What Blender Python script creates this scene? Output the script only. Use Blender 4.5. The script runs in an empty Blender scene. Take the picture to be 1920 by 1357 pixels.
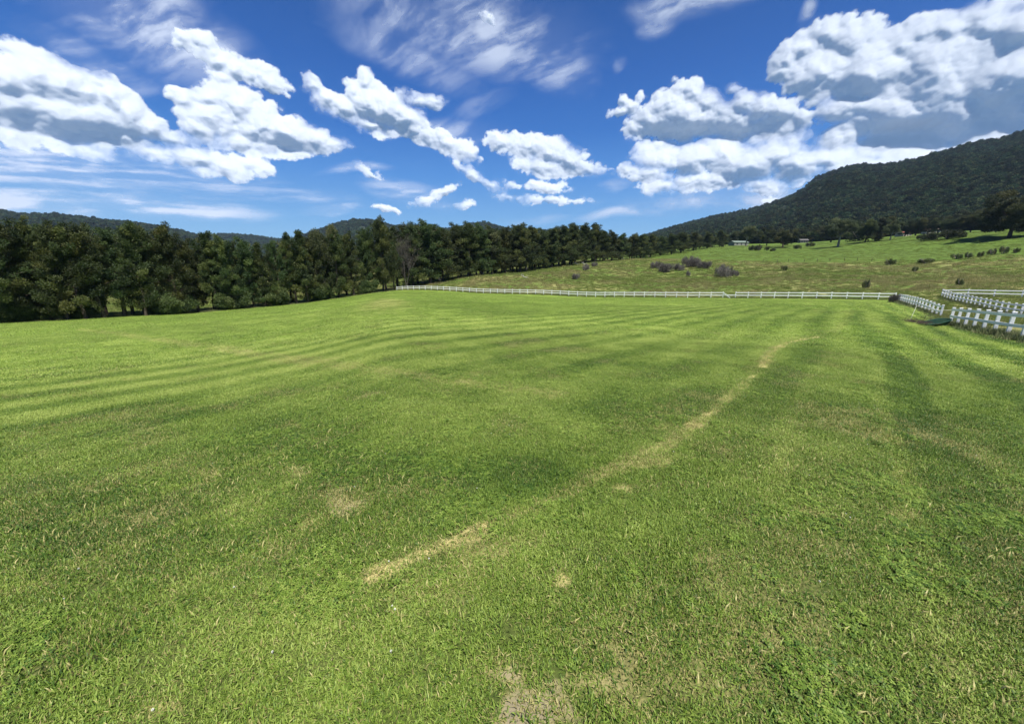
import bpy, math, random
import numpy as np
from mathutils import Matrix, Vector
random.seed(7); RNG = np.random.default_rng(11)
R = math.radians
C = bpy.context.scene.collection
scene = bpy.context.scene

# ------------------------------------------------------------------ camera constants
W_, H_, F_ = 1920.0, 1357.0, 721.0
PITCH = math.atan((678.5-490.0)/F_)
CP, SP = math.cos(PITCH), math.sin(PITCH)
EYE = 1.6
def ray(px, py):
    a = (px-960)/F_; b = (678.5-py)/F_
    return np.array([a, CP+b*SP, -SP+b*CP])
def at(px, py, depth):
    return np.array([0, 0, EYE]) + ray(px, py)*depth

# ------------------------------------------------------------------ noise
def _hash(ix, iy, seed):
    h = (ix.astype(np.int64)*374761393 + iy.astype(np.int64)*668265263 + seed*1442695041) & 0xFFFFFFFF
    h = ((h ^ (h >> 13))*1274126177) & 0xFFFFFFFF
    return ((h ^ (h >> 16)) & 0xFFFFFF)/float(0xFFFFFF)
def vnoise(x, y, seed=0):
    x = np.asarray(x, float); y = np.asarray(y, float)
    ix = np.floor(x); iy = np.floor(y); fx = x-ix; fy = y-iy
    ix = ix.astype(np.int64); iy = iy.astype(np.int64)
    fx = fx*fx*(3-2*fx); fy = fy*fy*(3-2*fy)
    a = _hash(ix, iy, seed); b = _hash(ix+1, iy, seed); c = _hash(ix, iy+1, seed); d = _hash(ix+1, iy+1, seed)
    return (a*(1-fx)+b*fx)*(1-fy)+(c*(1-fx)+d*fx)*fy
def fbm(x, y, o=4, seed=0, g=.5):
    s = 0; a = 1; t = 0
    x = np.asarray(x, float); y = np.asarray(y, float)
    for k in range(o):
        s = s+a*vnoise(x*2**k+13.7*k, y*2**k-7.1*k, seed+k); t += a; a *= g
    return s/t
def sstep(a, b, x):
    t = np.clip((x-a)/(b-a), 0, 1); return t*t*(3-2*t)

# ------------------------------------------------------------------ terrain
COLS = [
 (0,    [(62,607),(120,566),(250,522),(600,500)]),
 (370,  [(80,588),(130,560),(250,520),(600,498)]),
 (560,  [(98,570),(150,545),(250,520),(600,498)]),
 (740,  [(113,545),(150,536),(250,515),(600,497)]),
 (900,  [(99.7,552),(144,517),(250,508),(600,492)]),
 (1100, [(87,559),(204,492),(300,487),(600,480)]),
 (1340, [(75.6,560),(130,524),(330,463),(450,457),(700,452)]),
 (1500, [(69.3,562),(150,503),(280,463),(400,454),(700,450)]),
 (1675, [(59,567),(65,563),(110,522),(176,478),(240,448),(350,441),(700,438)]),
 (1762, [(36.8,599),(61,562),(105,515),(165,470),(210,440),(350,433),(700,430)]),
 (1900, [(18.8,632),(39.5,590),(61,558),(105,503),(175,436),(300,430),(700,426)]),
 (2100, [(17,640),(39,595),(61,560),(110,500),(180,430),(300,425),(700,420)]),
]
RG = np.concatenate([[0], np.geomspace(0.5, 9000, 500)])
_az = []; _tab = []
for px, kk in COLS:
    rr = [0.0]; zz = [0.0]; a0 = None
    for D, py in kk:
        p = at(px, py, D); rr.append(math.hypot(p[0], p[1])); zz.append(p[2])
    a0 = math.atan2(px-960, F_/CP*1.0*(CP*CP+SP*SP*0+0) + 0*SP) if False else math.atan2((px-960)/F_, CP-SP*0+0.012)
    p = at(px, kk[0][1], 10); a0 = math.atan2(p[0], p[1])
    rr.append(9000); zz.append(zz[-1]+ 20)
    _az.append(a0); _tab.append(np.interp(RG, rr, zz))
# continue round behind the viewer
back = np.interp(RG, [0, 60, 400, 9000], [0, 1.0, 6, 20])
_az = [-math.pi, -2.2] + _az + [2.2, math.pi]; _tab = [back, back] + _tab + [back, back]
_az = np.array(_az); _tab = np.array(_tab)
AG = np.linspace(-math.pi, math.pi, 1441)
TAB = np.array([np.interp(AG, _az, _tab[:, j]) for j in range(len(RG))]).T   # [az, r]
k = np.exp(-np.linspace(-2, 2, 25)**2); k /= k.sum()
TABs = np.apply_along_axis(lambda v: np.convolve(np.pad(v, 12, mode='edge'), k, 'valid'), 0, TAB)
k2 = np.exp(-np.linspace(-2, 2, 13)**2); k2 /= k2.sum()
TABs = np.apply_along_axis(lambda v: np.convolve(np.pad(v, 6, mode='edge'), k2, 'valid'), 1, TABs)
TABs[:, 0] = 0
LR = np.log(RG[1:])
def terrain(x, y):
    x = np.asarray(x, float); y = np.asarray(y, float)
    r = np.hypot(x, y); a = np.arctan2(x, y)
    ai = (a+math.pi)/(2*math.pi)*1440; ai = np.clip(ai, 0, 1439.999); i0 = ai.astype(int); fa = ai-i0
    rj = np.interp(np.maximum(r, 1e-6), RG, np.arange(len(RG))); rj = np.clip(rj, 0, len(RG)-1.001); j0 = rj.astype(int); fr = rj-j0
    z = (TABs[i0, j0]*(1-fa)+TABs[i0+1, j0]*fa)*(1-fr)+(TABs[i0, j0+1]*(1-fa)+TABs[i0+1, j0+1]*fa)*fr
    und = (fbm(x/9, y/9, 3, 5)-.5)*.10*sstep(3, 20, r)
    z = z + und + (fbm(x/35, y/35, 4, 9)-.5)*1.6*sstep(0, 40, lawn_out(x, y))
    return z

# ------------------------------------------------------------------ fence lines (plan view, metres)
A0 = np.array([-36.0, 113.6]); Adir = np.array([.893, -.45]); Adir /= np.linalg.norm(Adir)
B0 = np.array([59.0, 59.0]); B1 = np.array([41.2, 36.8])
C0 = np.array([31.9, 27.6]); C1 = np.array([24.9, 18.8])
Bdir = (B1-B0)/np.linalg.norm(B1-B0)
def y_of(X, Dc, z):      # plan Y of a point at camera depth Dc
    return (Dc + (z-EYE)*SP)/CP
def line_fix(px, Dc, py):
    p = at(px, py, Dc); return np.array([p[0], p[1]])
# re-derive plan points through the tilted camera
A_l = line_fix(744, 112.5, 541); A_r = line_fix(1677, 64.2, 563.5)
B_f = line_fix(1683, 59.5, 567.5); B_n = line_fix(1761, 36.8, 599)
C_f = line_fix(1782, 28.2, 603); C_n = line_fix(1899, 18.6, 633)
D_f = line_fix(1765, 65.0, 557); D_n = line_fix(1897, 39.5, 590)
E_f = D_f; E_n = line_fix(1907, 60.5, 558)
T_l = line_fix(-30, 60, 609); T_r = line_fix(735, 113, 546)
def nrm(v): return v/np.linalg.norm(v)
def side(P, Q, x, y):      # signed distance from the line P-Q (positive on the viewer's side)
    d = nrm(Q-P); n = np.array([-d[1], d[0]])
    s = (x-P[0])*n[0]+(y-P[1])*n[1]
    s0 = (-P[0])*n[0]+(-P[1])*n[1]
    return s*np.sign(s0)
def smin(a, b, k):
    h = np.clip(.5+.5*(b-a)/k, 0, 1); return b*(1-h)+a*h-k*h*(1-h)
def lawn_d(x, y):
    dA = side(A_l, A_r, x, y); dB = side(B_f, C_n, x, y); dT = side(T_l, T_r, x, y)
    return smin(smin(dA, dB, 14.), dT, 12.)
def lawn_hard(x, y):
    return np.minimum(np.minimum(side(A_l, A_r, x, y), side(B_f, C_n, x, y)), side(T_l, T_r, x, y))
def lawn_out(x, y):
    return np.maximum(0, -lawn_hard(x, y))
def gz(x, y): return float(terrain(x, y))
def ground_at(px, py):
    r = ray(px, py); t = np.geomspace(.8, 3000, 3000)
    X = r[0]*t; Y = r[1]*t; Z = EYE+r[2]*t
    d = Z-terrain(X, Y); i = np.where(d < 0)[0]
    if len(i) == 0: return np.array([X[-1], Y[-1], 0])
    i = i[0]; f = d[i-1]/(d[i-1]-d[i]) if i > 0 else 0
    tt = t[i-1]+(t[i]-t[i-1])*f
    return np.array([r[0]*tt, r[1]*tt, EYE+r[2]*tt])
def at_depth(px, Dc, h=0):     # ground point seen in column px (measured h metres up) at camera depth Dc
    z = -4.0
    for _ in range(8):
        dd = Dc-h*SP; X = (px-960)/F_*dd; Y = (Dc+(z-EYE)*SP)/CP; z = gz(X, Y)
    return np.array([X, Y, z])
def height_to(P, py):
    rel = P-np.array([0, 0, EYE]); yc = rel[1]*SP+rel[2]*CP; dep = rel[1]*CP-rel[2]*SP
    k = (678.5-py)/F_; return (k*dep-yc)/(CP+k*SP)

# ------------------------------------------------------------------ object helpers
def mesh_np(name, V, Fq=None, Ft=None, mats=(), attrs=None, smooth=False):
    me = bpy.data.meshes.new(name)
    V = np.ascontiguousarray(V, dtype=np.float32); nv = len(V)
    me.vertices.add(nv); me.vertices.foreach_set('co', V.ravel())
    loops = []; starts = []; n = 0
    if Fq is not None and len(Fq):
        Fq = np.asarray(Fq, np.int32); loops.append(Fq.ravel()); starts.append(np.arange(len(Fq))*4); n = len(Fq)*4
    if Ft is not None and len(Ft):
        Ft = np.asarray(Ft, np.int32); loops.append(Ft.ravel()); starts.append(n+np.arange(len(Ft))*3)
    if loops:
        L = np.concatenate(loops).astype(np.int32); S = np.concatenate(starts).astype(np.int32)
        me.loops.add(len(L)); me.loops.foreach_set('vertex_index', L)
        me.polygons.add(len(S)); me.polygons.foreach_set('loop_start', S)
        me.polygons.foreach_set('use_smooth', np.full(len(S), bool(smooth)))
    if attrs:
        for k_, v in attrs.items():
            v = np.asarray(v, np.float32)
            if v.ndim == 2:
                a = me.attributes.new(k_, 'FLOAT_VECTOR', 'POINT'); a.data.foreach_set('vector', v.ravel())
            else:
                a = me.attributes.new(k_, 'FLOAT', 'POINT'); a.data.foreach_set('value', v)
    me.update(calc_edges=True)
    for m in mats: me.materials.append(m)
    return me
def link(name, me, parent=None):
    o = bpy.data.objects.new(name, me); C.objects.link(o)
    if parent: o.parent = parent
    return o
def tag(o, label=None, cat=None, group=None, kind=None):
    if label: o['label'] = label
    if cat: o['category'] = cat
    if group: o['group'] = group
    if kind: o['kind'] = kind
    return o
def empty(name, loc, rz=0.0, s=1.0):
    o = bpy.data.objects.new(name, None); C.objects.link(o)
    o.location = loc; o.rotation_euler = (0, 0, rz); o.scale = (s, s, s) if np.isscalar(s) else s
    o.empty_display_size = .3
    return o

class MB:
    def __init__(s): s.v = []; s.q = []; s.t = []; s.n = 0
    def add(s, V, Q=(), T=()):
        s.v.append(np.asarray(V, float)); Q = np.asarray(Q, int).reshape(-1, 4)+s.n; T = np.asarray(T, int).reshape(-1, 3)+s.n
        s.q.append(Q); s.t.append(T); s.n += len(V)
    def box(s, c, sz, M=None, bev=0.0):
        x, y, z = [q/2 for q in sz]
        if bev <= 0:
            V = np.array([(i, j, k) for k in (-z, z) for j in (-y, y) for i in (-x, x)])
            Q = [(0, 2, 3, 1), (4, 5, 7, 6), (0, 1, 5, 4), (2, 6, 7, 3), (0, 4, 6, 2), (1, 3, 7, 5)]
            if M is not None: V = V@np.asarray(M).T
            s.add(V+np.array(c), Q); return
        b = bev; V = []; idx = {}
        for sx in (-1, 1):
            for sy in (-1, 1):
                for sz_ in (-1, 1):
                    for ax in range(3):
                        p = [sx*(x-b), sy*(y-b), sz_*(z-b)]; p[ax] = (sx*x, sy*y, sz_*z)[ax]
                        idx[(sx, sy, sz_, ax)] = len(V); V.append(p)
        Q = []; T = []
        for ax in range(3):
            o1, o2 = [q for q in range(3) if q != ax]
            for sg in (-1, 1):
                f = []
                for a, b_ in ((-1, -1), (1, -1), (1, 1), (-1, 1)):
                    k_ = [0, 0, 0]; k_[ax] = sg; k_[o1] = a; k_[o2] = b_; f.append(idx[(k_[0], k_[1], k_[2], ax)])
                if (sg > 0) != (ax != 1): f = f[::-1]
                Q.append(f)
        for ax in range(3):     # edges along ax
            o1, o2 = [q for q in range(3) if q != ax]
            for a in (-1, 1):
                for b_ in (-1, 1):
                    f = []
                    for e, fc in ((-1, o1), (1, o1), (1, o2), (-1, o2)):
                        k_ = [0, 0, 0]; k_[ax] = e; k_[o1] = a; k_[o2] = b_; f.append(idx[(k_[0], k_[1], k_[2], fc)])
                    Q.append(f)
        for sx in (-1, 1):
            for sy in (-1, 1):
                for sz_ in (-1, 1): T.append([idx[(sx, sy, sz_, a)] for a in range(3)])
        V = np.array(V)
        if M is not None: V = V@np.asarray(M).T
        s.add(V+np.array(c), Q, T)
    def tube(s, pts, rad, n=6, cap=True):
        pts = np.asarray(pts, float); m = len(pts); V = []
        d = np.gradient(pts, axis=0); d /= np.linalg.norm(d, axis=1)[:, None]+1e-9
        ref = np.array([0, 0, 1.]) if abs(d[0][2]) < .9 else np.array([1., 0, 0])
        for i in range(m):
            a = np.cross(d[i], ref); a /= np.linalg.norm(a)+1e-9; b = np.cross(d[i], a)
            for k_ in range(n):
                t = 2*math.pi*k_/n; V.append(pts[i]+rad[i]*(math.cos(t)*a+math.sin(t)*b))
        Q = [(i*n+k_, i*n+(k_+1) % n, (i+1)*n+(k_+1) % n, (i+1)*n+k_) for i in range(m-1) for k_ in range(n)]
        T = []
        if cap:
            V.append(pts[-1]); e = len(V)-1
            T = [((m-1)*n+k_, (m-1)*n+(k_+1) % n, e) for k_ in range(n)]
        s.add(V, Q, T)
    def mesh(s, name, mat, smooth=False, attrs=None):
        V = np.concatenate(s.v); Q = np.concatenate(s.q); T = np.concatenate(s.t)
        return mesh_np(name, V, Q, T, [mat], attrs, smooth)

# ------------------------------------------------------------------ material helpers
class NT:
    def __init__(s, nt): s.nt = nt; s.N = nt.nodes; s.L = nt.links
    def n(s, t, **kw):
        o = s.N.new(t)
        for k_, v in kw.items(): setattr(o, k_, v)
        return o
    def l(s, a, b): s.L.new(a, b)
    def sock(s, x, inp):
        if isinstance(x, bpy.types.NodeSocket): s.L.new(x, inp)
        elif x is not None: inp.default_value = x
    def m(s, op, a, b=None, c=None, clamp=False):
        o = s.n('ShaderNodeMath', operation=op, use_clamp=clamp)
        s.sock(a, o.inputs[0]); s.sock(b, o.inputs[1]); s.sock(c, o.inputs[2]); return o.outputs[0]
    def vm(s, op, a, b=None, scale=None):
        o = s.n('ShaderNodeVectorMath', operation=op)
        s.sock(a, o.inputs[0]); s.sock(b, o.inputs[1])
        if scale is not None: s.sock(scale, o.inputs['Scale'])
        return o.outputs['Value'] if op in ('LENGTH', 'DOT_PRODUCT', 'DISTANCE') else o.outputs[0]
    def mix(s, f, a, b):
        o = s.n('ShaderNodeMix', data_type='RGBA'); s.sock(f, o.inputs[0])
        s.sock(a if not isinstance(a, tuple) else (*a, 1) if len(a) == 3 else a, o.inputs[6])
        s.sock(b if not isinstance(b, tuple) else (*b, 1) if len(b) == 3 else b, o.inputs[7]); return o.outputs[2]
    def noise(s, v, scale, det=4, rough=.5, dist=0, lac=2.0, vec=False, norm=True):
        o = s.n('ShaderNodeTexNoise'); o.normalize = norm
        s.sock(v, o.inputs['Vector']); o.inputs['Scale'].default_value = scale; o.inputs['Detail'].default_value = det
        o.inputs['Roughness'].default_value = rough; o.inputs['Distortion'].default_value = dist; o.inputs['Lacunarity'].default_value = lac
        return o.outputs['Color' if vec else 'Fac']
    def mr(s, x, a, b, c=0., d=1., smooth=False):
        o = s.n('ShaderNodeMapRange'); o.interpolation_type = 'SMOOTHSTEP' if smooth else 'LINEAR'
        s.sock(x, o.inputs[0])
        for i, v in enumerate((a, b, c, d)): o.inputs[1+i].default_value = v
        return o.outputs[0]
    def attr(s, name, kind='GEOMETRY'):
        o = s.n('ShaderNodeAttribute', attribute_name=name, attribute_type=kind); return o.outputs['Fac']
def new_mat(name):
    m = bpy.data.materials.new(name); m.use_nodes = True; m.node_tree.nodes.clear()
    t = NT(m.node_tree); out = t.n('ShaderNodeOutputMaterial'); return m, t, out
def principled(t, col, rough=.8, spec=.3, normal=None):
    p = t.n('ShaderNodeBsdfPrincipled'); t.sock(col if not isinstance(col, tuple) else (*col, 1), p.inputs['Base Color'])
    t.sock(rough, p.inputs['Roughness']); p.inputs['Specular IOR Level'].default_value = spec
    if normal is not None: t.l(normal, p.inputs['Normal'])
    return p
def bump(t, h, strength=.5, dist=.02):
    b = t.n('ShaderNodeBump'); b.inputs['Strength'].default_value = strength; b.inputs['Distance'].default_value = dist; t.l(h, b.inputs['Height']); return b.outputs[0]
def leaf_mat(name, cols, trans=.35, objvar=.35, rough=.6, spec=.25):
    """cols: dark, mid, light leaf colours, chosen by the per-leaf 'tone' attribute"""
    m, t, out = new_mat(name)
    tone = t.attr('tone')
    c = t.mix(t.mr(tone, 0, .55), cols[0], cols[1]); c = t.mix(t.mr(tone, .6, 1), c, cols[2])
    oi = t.n('ShaderNodeObjectInfo')
    hs = t.n('ShaderNodeHueSaturation'); t.l(c, hs.inputs['Color'])
    t.l(t.mr(oi.outputs['Random'], 0, 1, .5-.03*objvar*2, .5+.02*objvar*2), hs.inputs['Hue'])
    t.l(t.mr(oi.outputs['Random'], 0, 1, 1-objvar*.6, 1+objvar*.6), hs.inputs['Value'])
    p = principled(t, hs.outputs[0], rough, spec)
    tr = t.n('ShaderNodeBsdfTranslucent'); t.l(hs.outputs[0], tr.inputs['Color'])
    mx = t.n('ShaderNodeMixShader'); mx.inputs[0].default_value = trans; t.l(p.outputs[0], mx.inputs[1]); t.l(tr.outputs[0], mx.inputs[2])
    t.l(mx.outputs[0], out.inputs[0]); return m
def simple_mat(name, c1, c2, scale=5., rough=.8, spec=.3, bstr=.3, bd=.01, coord='Object', stretch=(1, 1, 1)):
    m, t, out = new_mat(name); tc = t.n('ShaderNodeTexCoord')
    mp = t.n('ShaderNodeMapping'); mp.inputs['Scale'].default_value = stretch; t.l(tc.outputs[coord], mp.inputs[0])
    f = t.noise(mp.outputs[0], scale, 6, .6); c = t.mix(t.mr(f, .3, .7), c1, c2)
    p = principled(t, c, rough, spec, bump(t, f, bstr, bd)); t.l(p.outputs[0], out.inputs[0]); return m

M = {}
m, t, out = new_mat('white_paint'); tc = t.n('ShaderNodeTexCoord'); f = t.noise(tc.outputs['Object'], 5, 6, .65); f2 = t.noise(tc.outputs['Object'], 38, 4, .6)
c = t.mix(t.mr(f, .35, .7), (.68, .69, .68), (.86, .86, .84)); gm_ = t.n('ShaderNodeNewGeometry')
sx_ = t.n('ShaderNodeSeparateXYZ'); t.l(tc.outputs['Object'], sx_.inputs[0])
c = t.mix(t.m('MULTIPLY', t.mr(t.m('ADD', f, t.m('MULTIPLY', f2, .5)), .82, 1.0), .55), c, (.28, .27, .22))
p = principled(t, c, .5, .35, bump(t, f2, .15, .003)); t.l(p.outputs[0], out.inputs[0]); M['paint'] = m
M['bark'] = simple_mat('dark_bark', (.035, .028, .022), (.10, .08, .065), 6., .95, .1, .8, .03, stretch=(2, 2, .4))
M['gumbark'] = simple_mat('pale_bark', (.10, .09, .075), (.30, .27, .23), 3., .9, .1, .5, .03, stretch=(2, 2, .5))
M['greybark'] = simple_mat('grey_dead_wood', (.14, .125, .115), (.30, .275, .25), 3., .95, .1, .5, .03)
M['deadtree'] = simple_mat('dead_tree_bark', (.06, .055, .047), (.15, .14, .12), 3., .95, .1, .5, .03)
M['sheoak'] = leaf_mat('she_oak_foliage', [(.022, .036, .013), (.044, .066, .019), (.105, .120, .030)], .25, .5)
M['gum'] = leaf_mat('gum_foliage', [(.030, .040, .018), (.056, .070, .028), (.11, .12, .05)], .22, .4)
M['bright'] = leaf_mat('sapling_foliage', [(.035, .055, .02), (.07, .10, .03), (.13, .16, .055)], .3, .4)
M['forest'] = leaf_mat('forest_foliage', [(.020, .034, .016), (.034, .050, .022), (.072, .080, .032)], .15, .95, 1.0, 0.0)
M['purple'] = leaf_mat('grey_shrub_twigs', [(.095, .088, .075), (.155, .142, .125), (.24, .22, .185)], .1, .2, .9, .1)
M['twig'] = leaf_mat('dry_twigs', [(.045, .043, .034), (.085, .08, .064), (.14, .13, .105)], .1, .2, .9, .1)
M['weed'] = leaf_mat('weed_leaves', [(.06, .085, .025), (.11, .14, .05), (.25, .23, .12)], .25, .3)

# ------------------------------------------------------------------ lawn wear: dryness; also the mowing stripes
def seg_dist(x, y, P, Q):
    d = Q-P; L = d@d+1e-9; t = np.clip(((x-P[0])*d[0]+(y-P[1])*d[1])/L, 0, 1)
    return np.hypot(x-P[0]-t*d[0], y-P[1]-t*d[1])
_lines = [   # pixel polylines of the worn straw-coloured lines, laid on the ground, half width (m), strength
 ([(700,1080),(790,1040),(850,1015),(910,985)], .10, .95, 1), ([(910,985),(1000,952),(1100,905),(1185,872)], .075, .50, 2),
 ([(1110,895),(1180,868),(1250,832),(1300,797)], .10, .58, 3), ([(1300,797),(1340,768),(1400,715),(1430,685)], .085, .60, 4),
 ([(1430,688),(1440,668),(1455,655),(1480,641),(1530,632)], .11, 1.1, 5), ([(1530,632),(1570,618),(1590,600),(1596,578)], .22, .4, 6),
 ([(150,617),(300,638),(430,655),(600,680)], .5, .50, 7), ([(600,680),(760,700),(870,716),(1030,737)], .35, .42, 8),
 ([(860,1050),(930,1030),(1000,1005)], .10, .45, 9),
 ([(730,570),(650,580),(560,598)], .9, .25, 10),
]
LINES = []
for pts, w, st, sd in _lines:
    LINES.append(([ground_at(*p)[:2] for p in pts], w, st, sd))
_patch = [   # px, py, half-width px, half-height px, strength, bare
 (1005,1335,120,62,.95,.95),(955,1262,46,34,.85,.7),(1130,1275,80,40,.6,.3),(655,946,46,28,.85,.6),(575,985,32,18,.62,0),(395,888,42,8,.7,0),(560,797,36,8,.65,0),
 (1298,799,26,11,1,.3),(1325,776,16,6,.9,.1),(1175,915,28,12,.8,.3),(845,1022,58,24,1,.25),(880,1010,40,18,.9,.1),(1050,1085,18,14,.8,.2),(1035,1130,20,12,.55,.1),(990,955,20,10,.8,.2),
 (270,820,60,22,.4,0),(1840,843,22,6,.8,.3),(1690,887,24,7,.8,.1),(1510,965,60,18,.55,.1),(1680,965,50,12,.5,.1),(560,885,50,9,.5,0),
 (1220,865,55,14,.6,.05),(870,718,30,4,.6,0),(80,968,90,14,.45,0),(230,950,120,40,.2,0),(1620,815,14,5,.5,0),
 (150,718,30,4,.4,0),(240,712,24,4,.4,0),(960,670,30,5,.35,0),(640,1050,16,10,.6,.1),(810,1080,150,60,.3,0),(300,1325,60,20,.6,.1),(1240,800,40,8,.4,0),
 (720,568,60,9,.55,.2),(1400,1290,70,30,.45,.1),(1330,1170,60,30,.35,0),(1180,1330,60,30,.6,.25),
 (100,660,120,8,.22,0),(60,700,120,8,.22,0),(500,1130,90,30,.25,0),(60,850,60,10,.3,0),(1590,1130,90,40,.2,0)]
PATCH = []
for px, py, rx, ry, st, ba in _patch:
    c = ground_at(px, py)[:2]; a = ground_at(px+rx, py)[:2]-c; b = ground_at(px, py-ry)[:2]-c
    PATCH.append((c, np.linalg.inv(np.array([a, b]).T), st, ba))
_lush = [(560,850,200,70,.6),(180,960,160,60,.6),(60,1000,120,60,.5),(960,880,130,40,.8),(330,780,150,30,.4),(1130,760,140,24,.5),(1320,740,40,16,.7),(1840,790,120,50,.5),
         (1780,1000,180,90,.35),(150,1180,160,70,.3),(1000,900,90,30,.6),(700,860,110,30,.5),(1150,685,110,8,.6),(1700,640,120,16,.25),(1750,740,120,30,.2),(330,1010,200,40,.4)]
LUSH = []
for px, py, rx, ry, st in _lush:
    c = ground_at(px, py)[:2]; a = ground_at(px+rx, py)[:2]-c; b = ground_at(px, py-ry)[:2]-c
    LUSH.append((c, np.linalg.inv(np.array([a, b]).T), st))
def wear(x, y):
    """dry 0..1, bare 0..1, lush -1..1, stripe -1..1 at ground points"""
    n1 = fbm(x/.16, y/.16, 4, 21); n2 = fbm(x/.7, y/.7, 4, 31); n3 = fbm(x/4.5, y/4.5, 4, 41); n4 = fbm(x/16, y/16, 3, 51)
    r = np.hypot(x, y)
    dry = .085+.30*sstep(.52, .80, n2)+.07*sstep(.52, .78, n3)
    dry = dry+(n1-.5)*.20+.13*(1-sstep(2.5, 9, r))*sstep(.35, .6, n3)
    bare = np.zeros_like(dry)
    for pts, w, st, sd in LINES:
        d = np.full_like(dry, 1e9)
        for P, Q in zip(pts[:-1], pts[1:]): d = np.minimum(d, seg_dist(x, y, P, Q))
        wob = w*(.35+.9*fbm(x/.5, y/.5, 3, 60+sd))
        m = 1-sstep(wob*.6, wob*1.25, d+(n1-.5)*w*1.0)
        brk = sstep(.22, .42, fbm(x/.9, y/1.1, 3, 80+sd)+.06*st)
        dry = np.maximum(dry, m*st*brk+dry*(1-m)); bare = np.maximum(bare, m*brk*.18*st)
    for c, Mi, st, ba in PATCH:
        u = Mi[0, 0]*(x-c[0])+Mi[0, 1]*(y-c[1]); v = Mi[1, 0]*(x-c[0])+Mi[1, 1]*(y-c[1])
        q = np.sqrt(u*u+v*v)+(n1-.5)*1.3+(n2-.5)*.5
        m = 1-sstep(.35, 1.15, q)
        dry = np.maximum(dry, m*st); bare = np.maximum(bare, m*ba)
    lush = (n4-.5)*.8+(n3-.5)*1.1+(n2-.5)*1.6+(n1-.5)*.6
    for c, Mi, st in LUSH:
        u = Mi[0, 0]*(x-c[0])+Mi[0, 1]*(y-c[1]); v = Mi[1, 0]*(x-c[0])+Mi[1, 1]*(y-c[1])
        lush = lush+st*np.exp(-(u*u+v*v)*.9)*(.6+.8*n3)
    dl = lawn_d(x, y)+(fbm(x/9, y/9, 3, 71)-.5)*.7
    ph = dl/.8
    tri = np.abs((ph % 2)-1)*2-1
    stripe = np.clip(tri*2.0, -1, 1)*(.7+.3*np.sin(dl*.37+2*n4))*(.65+.4*n3)*sstep(2, 12, r)*(.15+.72*sstep(0, 1, (34-side(B_f, C_n, x, y))/22))
    stripe2 = np.where(np.abs((ph % 1)-.5) < .07, 1., 0)*sstep(.45, .6, n3)
    return np.clip(dry, 0, 1), np.clip(bare, 0, 1), np.clip(lush, -1, 1), stripe, stripe2

# shared colour of the turf below the blades / of the far lawn
def lawn_colour(t, dry, lush, stripe, tone=None):
    dark = (.036, .090, .010); mid = (.168, .252, .032); light = (.350, .412, .100); straw = (.50, .42, .18)
    g = t.m('ADD', t.m('MULTIPLY', stripe, .36), t.m('MULTIPLY', lush, -.36)); g = t.m('ADD', g, .48)  # stripe: light and dark of the mown blades' lean, painted into the colour
    if tone is not None: g = t.m('ADD', g, t.m('MULTIPLY', t.m('SUBTRACT', tone, .5), .85))
    c = t.mix(t.mr(g, .0, .5), dark, mid); c = t.mix(t.mr(g, .5, 1.0), c, light)
    return c, straw

mg, t, out = new_mat('ground_turf')
tc = t.n('ShaderNodeTexCoord'); P_ = tc.outputs['Object']
dry, bare_, lush, stripe, zone, field = [t.attr(a) for a in ('dry', 'bare', 'lush', 'stripe', 'zone', 'field')]
f1 = t.noise(P_, 38, 5, .65); f2 = t.noise(P_, 7, 5, .6)
tone = t.mr(f1, .3, .7)
c, straw = lawn_colour(t, dry, lush, stripe, tone)
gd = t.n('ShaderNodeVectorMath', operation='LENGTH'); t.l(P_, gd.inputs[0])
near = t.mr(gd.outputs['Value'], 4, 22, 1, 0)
c = t.mix(t.m('MULTIPLY', near, .8), c, (.040, .046, .016))  # near turf darkened: shade between the blades put into the colour
d2 = t.m('ADD', dry, t.m('MULTIPLY', t.m('SUBTRACT', f1, .5), .6), clamp=True)
c = t.mix(t.mr(d2, .22, 1.1), c, straw)
c = t.mix(t.mr(t.m('ADD', bare_, t.m('MULTIPLY', t.m('SUBTRACT', f1, .5), .5)), .2, .8), c, (.215, .185, .115))
# pasture
g1 = t.noise(P_, .9, 6, .65); g2 = t.noise(P_, .10, 5, .6); g3 = t.noise(P_, .03, 4, .5)
pc = t.mix(t.mr(g1, .35, .7), (.055, .098, .014), (.125, .185, .036))
pc = t.mix(t.m('MULTIPLY', t.mr(g2, .45, .68), t.m('SUBTRACT', 1, field)), pc, (.24, .215, .085))
pc = t.mix(t.m('MULTIPLY', t.mr(g3, .5, .7), .35), pc, (.06, .085, .02))
c = t.mix(zone, c, pc)
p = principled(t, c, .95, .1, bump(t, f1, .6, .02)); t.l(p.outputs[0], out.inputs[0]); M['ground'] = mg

# ------------------------------------------------------------------ the ground sheet
fa = np.linspace(R(-72), R(72), 861); ba = np.linspace(R(72), R(288), 60)[1:-1]
azs = np.concatenate([fa, ba]); na = len(azs)
rad = np.geomspace(.35, 4200, 600)
RR, AA = np.meshgrid(rad, azs, indexing='ij')
X = RR*np.sin(AA); Y = RR*np.cos(AA); Z = terrain(X, Y)
dry, bare, lush, stripe, st2 = wear(X, Y)
edge = (fbm(X/1.2, Y/1.2, 3, 91)-.5)*1.2
zone = sstep(-.2, .7, lawn_out(X, Y)+edge*.6-.25)
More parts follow.
